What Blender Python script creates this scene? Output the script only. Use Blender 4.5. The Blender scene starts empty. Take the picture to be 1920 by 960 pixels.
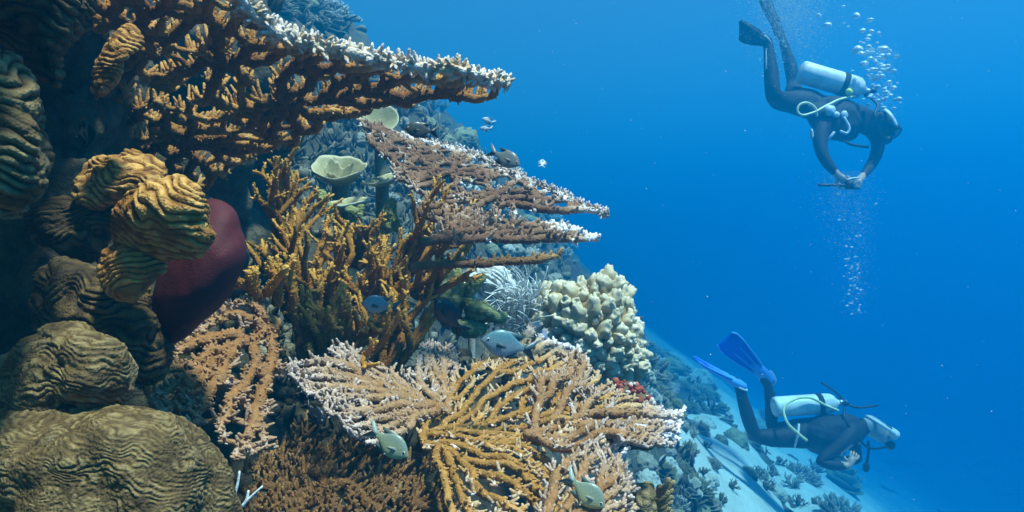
import bpy, math, random
import numpy as np
from mathutils import Vector, Matrix, Quaternion, kdtree

random.seed(7)
RNG = np.random.default_rng(7)
SC = bpy.context.scene
COL = SC.collection
R = math.radians

# ------------------------------------------------------------------ camera
F = 1251.0                       # focal length in photograph pixels (1920 wide)
cam_d = bpy.data.cameras.new('camera')
cam_d.sensor_width = 36.0
cam_d.lens = 36.0 * F / 1920.0
cam_d.clip_start = 0.02
cam_d.clip_end = 400
cam = bpy.data.objects.new('camera', cam_d)
cam.location = (0, 0, 0)
cam.rotation_euler = (R(90), 0, 0)
COL.objects.link(cam)
SC.camera = cam

# ------------------------------------------------------------------ light
SUN_EL, SUN_AZ = 68.0, 132.0      # azimuth clockwise from +Y (view direction)
SUN_STRENGTH, SUN_ANGLE = 5.0, 6.0
SKY_STRENGTH = 0.05
EXPOSURE = 1.7
world = bpy.data.worlds.new('World')
SC.world = world
world.use_nodes = True
wn = world.node_tree.nodes
wl = world.node_tree.links
bg = wn['Background']
sky = wn.new('ShaderNodeTexSky')
sky.sky_type = 'NISHITA'
sky.sun_disc = False
sky.sun_elevation = R(SUN_EL)
sky.sun_rotation = R(SUN_AZ)
wl.new(sky.outputs[0], bg.inputs[0])
bg.inputs[1].default_value = SKY_STRENGTH
sun_d = bpy.data.lights.new('sun', 'SUN')
sun_d.energy = SUN_STRENGTH
sun_d.angle = R(SUN_ANGLE)
sun_d.color = (1.0, 0.76, 0.66)
sun = bpy.data.objects.new('sun', sun_d)
_d = Vector((math.sin(R(SUN_AZ)) * math.cos(R(SUN_EL)), math.cos(R(SUN_AZ)) * math.cos(R(SUN_EL)), math.sin(R(SUN_EL))))
sun.rotation_euler = _d.to_track_quat('Z', 'Y').to_euler()
sun.location = _d * 30
COL.objects.link(sun)
SC.view_settings.view_transform = 'Standard'
SC.view_settings.look = 'None'
SC.view_settings.gamma = 1.0
SC.view_settings.exposure = EXPOSURE
cy = SC.cycles
cy.use_denoising = True
cy.max_bounces = 6
cy.diffuse_bounces = 3
cy.glossy_bounces = 2
cy.transmission_bounces = 4
cy.volume_bounces = 2
cy.transparent_max_bounces = 8
cy.caustics_reflective = False
cy.caustics_refractive = False
cy.sample_clamp_indirect = 4.0

# ------------------------------------------------------------------ helpers
def P(px, py, Y):
    return np.array([(px - 960.0) / F * Y, Y, (480.0 - py) / F * Y])

def PX(n, Y):
    return n * Y / F

def _hash(ix, iy, iz, seed):
    h = (ix.astype(np.int64) * 374761393 + iy.astype(np.int64) * 668265263 + iz.astype(np.int64) * 2147483647 + seed * 974711) & 0x7fffffff
    h = ((h ^ (h >> 13)) * 1274126177) & 0x7fffffff
    h = (h ^ (h >> 16)) & 0xffff
    return h / 32767.5 - 1.0

def vnoise(p, seed=0):
    p = np.asarray(p, float)
    i = np.floor(p)
    f = p - i
    u = f * f * f * (f * (f * 6 - 15) + 10)
    ix, iy, iz = i[:, 0], i[:, 1], i[:, 2]
    r = 0
    for dx in (0, 1):
        wx = u[:, 0] if dx else 1 - u[:, 0]
        for dy in (0, 1):
            wy = u[:, 1] if dy else 1 - u[:, 1]
            for dz in (0, 1):
                wz = u[:, 2] if dz else 1 - u[:, 2]
                r = r + wx * wy * wz * _hash(ix + dx, iy + dy, iz + dz, seed)
    return r

def fbm(p, octv=3, seed=0, gain=0.5):
    p = np.asarray(p, float)
    a, s, t = 1.0, 0.0, 0.0
    for k in range(octv):
        s = s + a * vnoise(p * (2.03 ** k) + 17.3 * k, seed + k)
        t += a
        a *= gain
    return s / t

def nrm(v):
    v = np.asarray(v, float)
    return v / np.maximum(np.linalg.norm(v, axis=-1, keepdims=True), 1e-9)

class MB:
    """Collects vertices, quads, triangles and a per-vertex 'tip' value; builds one mesh object."""
    def __init__(self):
        self.v, self.q, self.t, self.a, self.n = [], [], [], [], 0
    def add(self, V, Q=None, T=None, A=None):
        V = np.asarray(V, float).reshape(-1, 3)
        if Q is not None and len(Q): self.q.append(np.asarray(Q, np.int64) + self.n)
        if T is not None and len(T): self.t.append(np.asarray(T, np.int64) + self.n)
        self.v.append(V)
        self.a.append(np.zeros(len(V)) if A is None else np.broadcast_to(np.asarray(A, float), (len(V),)))
        self.n += len(V)
    def tubes(self, C, Rd, sides=6, A=None, rough=0.0, cap=True):
        """C (n,k,3) centre lines, Rd (n,k) radii: n tubes of k rings, closed at both ends."""
        C = np.asarray(C, float); Rd = np.asarray(Rd, float)
        n, k, _ = C.shape
        if n == 0: return
        tg = np.gradient(C, axis=1)
        tg = nrm(tg)
        mt = nrm(C[:, -1] - C[:, 0])
        ax = np.eye(3)[np.argmin(np.abs(mt), axis=1)]
        u = nrm(ax[:, None, :] - (ax[:, None, :] * tg).sum(-1, keepdims=True) * tg)
        w = np.cross(tg, u)
        th = np.linspace(0, 2 * np.pi, sides, endpoint=False)
        rr = Rd[:, :, None] * (1 + rough * RNG.uniform(-1, 1, (n, k, sides)))
        V = C[:, :, None, :] + rr[..., None] * (np.cos(th)[None, None, :, None] * u[:, :, None, :] + np.sin(th)[None, None, :, None] * w[:, :, None, :])
        A = np.zeros((n, k)) if A is None else np.broadcast_to(A, (n, k))
        AV = np.repeat(A[:, :, None], sides, axis=2)
        idx = np.arange(n * k * sides).reshape(n, k, sides)
        a = idx[:, :-1]; b = idx[:, 1:]
        Q = np.stack([a, np.roll(a, -1, 2), np.roll(b, -1, 2), b], -1).reshape(-1, 4)
        V = V.reshape(-1, 3); AV = AV.reshape(-1)
        T = []
        if cap:
            e = np.concatenate([C[:, 0] - tg[:, 0] * Rd[:, :1] * .4, C[:, -1] + tg[:, -1] * Rd[:, -1:] * .7])
            ei = np.arange(2 * n) + n * k * sides
            V = np.concatenate([V, e]); AV = np.concatenate([AV, A[:, 0], A[:, -1]])
            f = idx[:, 0]; l = idx[:, -1]
            T = np.concatenate([
                np.stack([np.roll(f, -1, 1), f, np.repeat(ei[:n, None], sides, 1)], -1).reshape(-1, 3),
                np.stack([l, np.roll(l, -1, 1), np.repeat(ei[n:, None], sides, 1)], -1).reshape(-1, 3)])
        self.add(V, Q, T, AV)
    def grid(self, G, A=None, wrap=False):
        """G (a,b,3) sheet."""
        a, b, _ = G.shape
        idx = np.arange(a * b).reshape(a, b)
        if wrap:
            c = idx; d = np.roll(idx, -1, 1)
            Q = np.stack([c[:-1], d[:-1], d[1:], c[1:]], -1).reshape(-1, 4)
        else:
            Q = np.stack([idx[:-1, :-1], idx[:-1, 1:], idx[1:, 1:], idx[1:, :-1]], -1).reshape(-1, 4)
        self.add(G.reshape(-1, 3), Q, None, None if A is None else np.asarray(A).reshape(-1))
    def build(self, name, mat, parent=None, smooth=True):
        V = np.concatenate(self.v)
        Q = np.concatenate(self.q) if self.q else np.zeros((0, 4), np.int64)
        T = np.concatenate(self.t) if self.t else np.zeros((0, 3), np.int64)
        me = bpy.data.meshes.new(name)
        me.vertices.add(len(V)); me.vertices.foreach_set('co', V.ravel().astype(np.float32))
        li = np.concatenate([Q.ravel(), T.ravel()]).astype(np.int32)
        me.loops.add(len(li)); me.loops.foreach_set('vertex_index', li)
        tot = np.concatenate([np.full(len(Q), 4), np.full(len(T), 3)]).astype(np.int32)
        st = np.concatenate([[0], np.cumsum(tot)[:-1]]).astype(np.int32)
        me.polygons.add(len(tot)); me.polygons.foreach_set('loop_start', st); me.polygons.foreach_set('loop_total', tot)
        me.polygons.foreach_set('use_smooth', np.full(len(tot), smooth))
        at = me.attributes.new('tip', 'FLOAT', 'POINT')
        at.data.foreach_set('value', np.concatenate(self.a).astype(np.float32))
        me.update(calc_edges=True); me.validate()
        return link(name, me, mat, parent)

def link(name, me, mat=None, parent=None):
    o = bpy.data.objects.new(name, me)
    if mat is not None and not me.materials: me.materials.append(mat)
    COL.objects.link(o)
    if parent is not None: o.parent = parent
    return o

def tag(o, label=None, cat=None, group=None, kind=None):
    if label: o['label'] = label
    if cat: o['category'] = cat
    if group: o['group'] = group
    if kind: o['kind'] = kind
    return o

def thing(name, label, cat, group=None, loc=(0, 0, 0)):
    o = bpy.data.objects.new(name, None)
    o.empty_display_size = 0.05
    o.location = loc
    COL.objects.link(o)
    return tag(o, label, cat, group)

def rebase(root):
    """Put a thing's Empty at the base of its parts without moving them."""
    bpy.context.view_layer.update()
    cs = []
    for c in root.children:
        if c.type == 'MESH':
            n = len(c.data.vertices)
            a = np.empty(n * 3, np.float32); c.data.vertices.foreach_get('co', a)
            cs.append(a.reshape(-1, 3) + np.array(c.location))
    cs = np.concatenate(cs)
    mn, mx = cs.min(0), cs.max(0)
    b = Vector(((mn[0] + mx[0]) / 2, (mn[1] + mx[1]) / 2, mn[2])) - root.location
    root.location += b
    for c in root.children:
        c.location -= b

def smoothclosed(poly, n):
    """Closed Catmull-Rom through poly points, n samples."""
    p = np.asarray(poly, float); m = len(p)
    s = np.linspace(0, m, n, endpoint=False)
    i = np.floor(s).astype(int); f = (s - i)[:, None]
    p0, p1, p2, p3 = p[(i - 1) % m], p[i % m], p[(i + 1) % m], p[(i + 2) % m]
    return .5 * (2 * p1 + (p2 - p0) * f + (2 * p0 - 5 * p1 + 4 * p2 - p3) * f ** 2 + (3 * p1 - p0 - 3 * p2 + p3) * f ** 3)

def curve(pts, n):
    """Open Catmull-Rom, n samples (any dimension)."""
    p = np.asarray(pts, float)
    p = np.concatenate([[2 * p[0] - p[1]], p, [2 * p[-1] - p[-2]]])
    m = len(p) - 3
    s = np.linspace(0, m, n); i = np.minimum(np.floor(s).astype(int), m - 1); f = (s - i)[:, None]
    p0, p1, p2, p3 = p[i], p[i + 1], p[i + 2], p[i + 3]
    return .5 * (2 * p1 + (p2 - p0) * f + (2 * p0 - 5 * p1 + 4 * p2 - p3) * f ** 2 + (3 * p1 - p0 - 3 * p2 + p3) * f ** 3)

def inpoly(pts, poly):
    x, y = pts[:, 0], pts[:, 1]
    poly = np.asarray(poly, float)
    r = np.zeros(len(pts), bool)
    j = len(poly) - 1
    for i in range(len(poly)):
        xi, yi = poly[i]; xj, yj = poly[j]
        c = ((yi > y) != (yj > y)) & (x < (xj - xi) * (y - yi) / (yj - yi + 1e-12) + xi)
        r ^= c; j = i
    return r

# ------------------------------------------------------------------ materials
def new_mat(name):
    m = bpy.data.materials.new(name); m.use_nodes = True
    nt = m.node_tree
    return m, nt, nt.nodes, nt.links, nt.nodes['Principled BSDF']

def noise_node(nt, scale, detail=4, rough=.6, dist=0.0):
    n = nt.nodes.new('ShaderNodeTexNoise'); n.inputs['Scale'].default_value = scale
    n.inputs['Detail'].default_value = detail; n.inputs['Roughness'].default_value = rough
    n.inputs['Distortion'].default_value = dist
    tc = nt.nodes.get('geo_co')
    if tc is None:
        tc = nt.nodes.new('ShaderNodeTexCoord'); tc.name = 'geo_co'
    nt.links.new(tc.outputs['Object'], n.inputs['Vector'])
    return n

def ramp_node(nt, stops, fac):
    r = nt.nodes.new('ShaderNodeValToRGB')
    el = r.color_ramp.elements
    while len(el) < len(stops): el.new(.5)
    for e, (p, c) in zip(el, stops):
        e.position = p; e.color = (*c, 1)
    nt.links.new(fac, r.inputs[0])
    return r

def mix_node(nt, fac, a, b, mode='MIX'):
    m = nt.nodes.new('ShaderNodeMix'); m.data_type = 'RGBA'; m.blend_type = mode
    for s, v in ((m.inputs[0], fac), (m.inputs[6], a), (m.inputs[7], b)):
        if isinstance(v, (int, float)): s.default_value = v
        elif isinstance(v, tuple): s.default_value = (*v, 1)
        else: nt.links.new(v, s)
    return m.outputs[2]

def coral_mat(name, stops, patch=None, patch_scale=14, patch_lo=.5, patch_hi=.62, grain=260, grain_d=.0016, rough=.75, var=.45, sss=0.0):
    """Pigment runs from branch base to growing tip (attribute 'tip'); blotches and fine polyp relief on top."""
    m, nt, N, L, b = new_mat(name)
    at = N.new('ShaderNodeAttribute'); at.attribute_name = 'tip'
    n1 = noise_node(nt, 30, 5, .65)
    ma = N.new('ShaderNodeMath'); ma.operation = 'MULTIPLY_ADD'
    L.new(n1.outputs[0], ma.inputs[0]); ma.inputs[1].default_value = .5; ma.inputs[2].default_value = -.25
    ad = N.new('ShaderNodeMath'); ad.operation = 'ADD'; ad.use_clamp = True
    L.new(at.outputs['Fac'], ad.inputs[0]); L.new(ma.outputs[0], ad.inputs[1])
    c = ramp_node(nt, stops, ad.outputs[0]).outputs[0]
    n2 = noise_node(nt, 75, 4, .7)
    v = ramp_node(nt, [(.25, (1 - var,) * 3), (.75, (1 + var * .5,) * 3)], n2.outputs[0]).outputs[0]
    c = mix_node(nt, 1.0, c, v, 'MULTIPLY')
    if patch:
        n3 = noise_node(nt, patch_scale, 3, .6)
        pf = ramp_node(nt, [(patch_lo, (0, 0, 0)), (patch_hi, (1, 1, 1))], n3.outputs[0]).outputs[0]
        c = mix_node(nt, pf, c, patch)
    L.new(c, b.inputs['Base Color'])
    b.inputs['Roughness'].default_value = rough
    b.inputs['Specular IOR Level'].default_value = .25
    vo = N.new('ShaderNodeTexVoronoi'); vo.inputs['Scale'].default_value = grain
    L.new(N['geo_co'].outputs['Object'], vo.inputs['Vector'])
    bu = N.new('ShaderNodeBump'); bu.inputs['Distance'].default_value = grain_d; bu.inputs['Strength'].default_value = .8; bu.invert = True
    L.new(vo.outputs['Distance'], bu.inputs['Height']); L.new(bu.outputs[0], b.inputs['Normal'])
    return m

def plain_mat(name, col, rough=.5, var=.15, scale=20, metal=0.0, bump=0.0, spec=.4):
    m, nt, N, L, b = new_mat(name)
    n1 = noise_node(nt, scale, 4, .6)
    v = ramp_node(nt, [(.3, (1 - var,) * 3), (.7, (1 + var * .6,) * 3)], n1.outputs[0]).outputs[0]
    L.new(mix_node(nt, 1.0, col, v, 'MULTIPLY'), b.inputs['Base Color'])
    b.inputs['Roughness'].default_value = rough; b.inputs['Metallic'].default_value = metal
    b.inputs['Specular IOR Level'].default_value = spec
    if bump:
        bu = N.new('ShaderNodeBump'); bu.inputs['Distance'].default_value = bump
        L.new(noise_node(nt, scale * 4, 4, .6).outputs[0], bu.inputs['Height']); L.new(bu.outputs[0], b.inputs['Normal'])
    return m
# ================================================================== the setting
def pl(x, xs, ys):
    return np.interp(x, xs, ys)

SLOPE_S = np.array([-9., -5.0, -3.6, -2.8, -1.75, -1.0, -.5, -.15, .3, 1.2, 3.0, 6, 14, 60])
SLOPE_Z = np.array([3.6, 3.2, 2.5, 1.84, .85, -.12, -.62, -1.25, -1.98, -2.5, -3.7, -5.9, -9.8, -12.5])

def edge_x(y):
    return np.interp(y, [-4, 0, 1.6, 2.6, 3.6, 5, 6, 9, 14, 44], [-1.2, 0, .48, .36, .68, 1.28, 1.52, 1.9, 2.4, 4.5])

def slope_z(x, y):
    s = x - edge_x(y)
    ss = np.linspace(-12, 60, 2000)
    k = np.interp(ss, SLOPE_S, SLOPE_Z)
    w = np.hanning(15); w /= w.sum()
    k = np.convolve(np.pad(k, 7, mode='edge'), w, 'valid')
    z = np.interp(s, ss, k)
    # near spur that carries the foreground corals
    z = z + .34 * np.exp(-(((x - .02) / .30) ** 2 + ((y - 1.55) / .42) ** 2))
    return z

def reef_z(x, y):
    z = slope_z(x, y)
    p = np.stack([x, y, z], -1).reshape(-1, 3)
    n = fbm(p * 1.3, 3, 3) * .30 + fbm(p * 4.5, 3, 11) * .11 + fbm(p * 15, 3, 23) * .035
    n = n.reshape(x.shape)
    fade = np.clip(np.hypot(x, y - .2) / 1.6, .12, 1.0)
    return z + n * fade - .04

def sand_z(x, y):
    z = slope_z(x, y)
    p = np.stack([x, y, 0 * x], -1).reshape(-1, 3)
    n = fbm(p * .9, 2, 51).reshape(x.shape)
    sh = np.exp(-(((x - 1.72 - .36 * (y - 5.4)) / .72) ** 2)) * np.clip((y - 4.5) / 1.0, 0, 1) * 1.6
    sh = np.maximum(sh, np.clip((x - edge_x(y) - .9) / .7, 0, 1) * np.clip((y - 3) / 2, 0, 1) * (1.45 + .7 * n))
    return z - .22 + .24 * sh + .05 * n + fbm(p * 5, 2, 61).reshape(x.shape) * .02

def axis(lo, hi, c, fine, grow):
    a = [c]; st = fine
    while a[-1] < hi: a.append(a[-1] + st); st *= grow
    b = [c]; st = fine
    while b[-1] > lo: b.append(b[-1] - st); st *= grow
    return np.array(sorted(set(b + a)))

def build_setting():
    m, nt, N, L, b = new_mat('reef_rock_material')
    n1 = noise_node(nt, 7, 6, .65); n2 = noise_node(nt, 2.2, 5, .6, .4); n3 = noise_node(nt, 34, 5, .7)
    c = ramp_node(nt, [(.30, (.015, .011, .007)), (.46, (.06, .042, .024)), (.6, (.15, .12, .075)), (.75, (.33, .30, .24))], n1.outputs[0]).outputs[0]
    c2 = ramp_node(nt, [(.35, (.06, .028, .02)), (.5, (.09, .08, .03)), (.68, (.20, .17, .13))], n2.outputs[0]).outputs[0]
    c = mix_node(nt, .5, c, c2)
    c = mix_node(nt, 1.0, c, ramp_node(nt, [(.3, (.45, .45, .45)), (.7, (1.2, 1.2, 1.2))], n3.outputs[0]).outputs[0], 'MULTIPLY')
    L.new(c, b.inputs['Base Color']); b.inputs['Roughness'].default_value = .9
    bu = N.new('ShaderNodeBump'); bu.inputs['Distance'].default_value = .012
    L.new(n3.outputs[0], bu.inputs['Height']); L.new(bu.outputs[0], b.inputs['Normal'])
    xs = axis(-11, 40, 0.0, .018, 1.020); ys = axis(-4, 44, 1.4, .018, 1.020)
    X, Y = np.meshgrid(xs, ys)
    mb = MB(); mb.grid(np.stack([X, Y, reef_z(X, Y)], -1))
    tag(mb.build('reef_slope', m), kind='structure', label='rocky coral reef slope falling away to the right')
    # the wall close on the left that the ridged corals grow on, and an unseen ledge added to shade them
    w = blob('reef_wall', m, [(-420, -260), (-100, -300), (120, -240), (190, -60), (215, 110), (250, 300), (330, 400), (400, 520), (430, 640), (400, 760), (330, 900), (250, 1200), (-420, 1300)], 1.12, .22, .5, nr=110, nt=170, lump=(.10, 6, 3), disp=lumps(.05, .035, 4))
    tag(w, kind='structure', label='dark rock wall behind the ridged corals at left')
    w = blob('reef_wall', m, [(120, -200), (400, -190), (500, -60), (540, 100), (545, 220), (500, 360), (470, 480), (300, 520), (130, 400)], 1.80, .28, .5, nr=80, nt=120, lump=(.12, 6, 13), disp=lumps(.06, .04, 14))
    tag(w, kind='structure', label='dark rock behind the big table coral')
    w = blob('shade_ledge', m, [(-1220, -520), (-770, -700), (-220, -680), (85, -560), (190, -440), (15, -330), (-320, -260), (-870, -240), (-1170, -330)], .62, .34, .4, nr=70, nt=120, lump=(.08, 7, 9), disp=lumps(.05, .03, 7))
    tag(w, kind='structure', label='unseen rock ledge added above the left corals to shade them')
    # sand
    ms, nt, N, L, b = new_mat('sand_material')
    n1 = noise_node(nt, 3, 6, .6); n3 = noise_node(nt, 90, 4, .7)
    c = ramp_node(nt, [(.3, (.60, .60, .53)), (.7, (.78, .79, .72))], n1.outputs[0]).outputs[0]
    c = mix_node(nt, 1.0, c, ramp_node(nt, [(.25, (.7, .7, .7)), (.6, (1.05, 1.05, 1.05))], n3.outputs[0]).outputs[0], 'MULTIPLY')
    L.new(c, b.inputs['Base Color']); b.inputs['Roughness'].default_value = .95
    bu = N.new('ShaderNodeBump'); bu.inputs['Distance'].default_value = .01
    L.new(n3.outputs[0], bu.inputs['Height']); L.new(bu.outputs[0], b.inputs['Normal'])
    xs = axis(-.5, 39.5, 1.6, .05, 1.03); ys = axis(2.2, 43.5, 4.6, .05, 1.03)
    X, Y = np.meshgrid(xs, ys)
    mb = MB(); mb.grid(np.stack([X, Y, sand_z(X, Y)], -1))
    tag(mb.build('sand_bottom', ms), kind='structure', label='pale sand running down between the coral heads')

WATER_COLOR = (.001, .160, .318)
WATER_ABSORB = (0.0, .28, .57)
WATER_DENSITY = .20
WATER_G = .42
def build_water():
    m = bpy.data.materials.new('water_volume'); m.use_nodes = True
    nt = m.node_tree; nt.nodes.clear()
    out = nt.nodes.new('ShaderNodeOutputMaterial'); v = nt.nodes.new('ShaderNodeVolumePrincipled')
    v.inputs['Color'].default_value = (*WATER_COLOR, 1)
    v.inputs['Density'].default_value = WATER_DENSITY
    v.inputs['Anisotropy'].default_value = WATER_G
    v.inputs['Absorption Color'].default_value = (*WATER_ABSORB, 1)
    nt.links.new(v.outputs[0], out.inputs['Volume'])
    x0, x1, y0, y1, z0, z1 = -16, 90, -10, 95, -15, 4.4
    V = np.array([(x, y, z) for x in (x0, x1) for y in (y0, y1) for z in (z0, z1)], float)
    Q = [(0, 1, 3, 2), (4, 6, 7, 5), (0, 4, 5, 1), (2, 3, 7, 6), (0, 2, 6, 4), (1, 5, 7, 3)]
    mb = MB(); mb.add(V, Q)
    o = mb.build('haze', m, smooth=False)
    tag(o, kind='stuff', label='clear blue sea water fading everything with distance', cat='water')

# ================================================================== coral builders
class Plane:
    """A tilted plate through three image points given with their distances; turns pixels into plate coordinates and back."""
    def __init__(s, A, B, C):
        s.o = np.array(A)
        n = np.cross(np.array(B) - s.o, np.array(C) - s.o)
        n = nrm(n)
        if n[2] < 0: n = -n
        s.n = n
        s.u = nrm(np.cross(np.array([0, 1., 0]), n)); s.v = np.cross(n, s.u)
    def px(s, p):
        p = np.atleast_2d(np.asarray(p, float))
        d = np.stack([(p[:, 0] - 960) / F, np.ones(len(p)), (480 - p[:, 1]) / F], -1)
        t = (s.o @ s.n) / (d @ s.n)
        q = d * t[:, None] - s.o
        return np.stack([q @ s.u, q @ s.v], -1)
    def at(s, uv, h=0):
        uv = np.asarray(uv, float)
        return s.o + uv[..., :1] * s.u + uv[..., 1:2] * s.v + np.asarray(h)[..., None] * s.n if np.ndim(h) else s.o + uv[..., :1] * s.u + uv[..., 1:2] * s.v + h * s.n

def colonize(poly, roots, n_attr, step, kill, infl, rng, iters=260, jit=.25, bias=None):
    lo, hi = poly.min(0), poly.max(0)
    at = rng.uniform(lo, hi, (n_attr * 5, 2)); at = at[inpoly(at, poly)][:n_attr]
    nodes = [np.array(r, float) for r in roots]; par = [-1] * len(nodes)
    NN = np.array(nodes)
    d = np.linalg.norm(at[:, None] - NN[None], axis=2)
    near = d.argmin(1); dist = d.min(1)
    nch = [0] * len(nodes)
    for it in range(iters):
        m = dist < infl
        if it < 25 and not m.any(): m = dist <= dist.min() + 1e-6
        if not m.any(): break
        dirs = {}
        for a, k in zip(at[m], near[m]):
            v = a - nodes[k]; v = v / (np.linalg.norm(v) + 1e-9)
            dirs[k] = dirs.get(k, 0) + v
        new = []
        for k, v in dirs.items():
            if nch[k] >= 3: continue
            v = v / (np.linalg.norm(v) + 1e-9) + rng.normal(0, jit, 2)
            if bias is not None: v = v + bias
            v = v / (np.linalg.norm(v) + 1e-9)
            p = nodes[k] + v * step
            new.append((k, p))
        if not new: break
        base = len(nodes)
        for k, p in new:
            nodes.append(p); par.append(k); nch.append(0); nch[k] += 1
        NP = np.array([p for _, p in new])
        dd = np.linalg.norm(at[:, None] - NP[None], axis=2)
        j = dd.argmin(1); dm = dd[np.arange(len(at)), j]
        up = dm < dist
        near[up] = j[up] + base; dist[up] = dm[up]
        keep = dist > kill
        at, near, dist = at[keep], near[keep], dist[keep]
        if len(at) == 0: break
    return np.array(nodes), np.array(par)

def tree_info(nodes, par):
    n = len(nodes); ch = [[] for _ in range(n)]
    for i, p in enumerate(par):
        if p >= 0: ch[p].append(i)
    size = np.ones(n); hgt = np.zeros(n)
    for i in range(n - 1, -1, -1):
        p = par[i]
        if p >= 0:
            size[p] += size[i]
            hgt[p] = max(hgt[p], hgt[i] + np.linalg.norm(nodes[i] - nodes[p]))
    return ch, size, hgt

def add_chains(mb, chains, radii, attrs, sides, rough):
    by = {}
    for c, r, a in zip(chains, radii, attrs):
        by.setdefault(len(c), []).append((c, r, a))
    for k, l in by.items():
        mb.tubes(np.array([x[0] for x in l]), np.array([x[1] for x in l]), sides, np.array([x[2] for x in l]), rough)

def add_nubs(mb, Pt, Dr, L, r, a0, a1, sides=5, curl=.25, up=None, rough=.12, rings=4):
    """Short blunt branchlets rooted at Pt pointing along Dr."""
    n = len(Pt)
    if n == 0: return
    L = np.broadcast_to(L, (n,)); r = np.broadcast_to(r, (n,))
    t = np.linspace(0, 1, rings)
    c = np.asarray(Pt)[:, None] + np.asarray(Dr)[:, None] * (L[:, None] * t)[..., None]
    if up is not None:
        c = c + np.asarray(up) * (curl * L[:, None] * t ** 2)[..., None]
    prof = np.interp(t, [0, .6, .9, 1], [1, .86, .70, .5])
    a0 = np.broadcast_to(a0, (n,)); a1 = np.broadcast_to(a1, (n,))
    mb.tubes(c, r[:, None] * prof, sides, a0[:, None] + (a1 - a0)[:, None] * t ** 1.5, rough)

def split_parts(par, ch, size, nparts):
    """Part number of every node (each root's main stem and each big side branch) and which parts are stems."""
    n = len(par); thr = max(6, size[par < 0].sum() / nparts)
    pid = np.zeros(n, int); stems = set(); nid = -1
    for i in range(n):
        p = par[i]
        if p < 0:
            nid += 1; pid[i] = nid; stems.add(nid)
        elif pid[p] in stems and size[i] <= thr and size[i] >= thr * .12:
            nid += 1; pid[i] = nid
        else: pid[i] = pid[p]
    return pid, nid, stems

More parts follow.
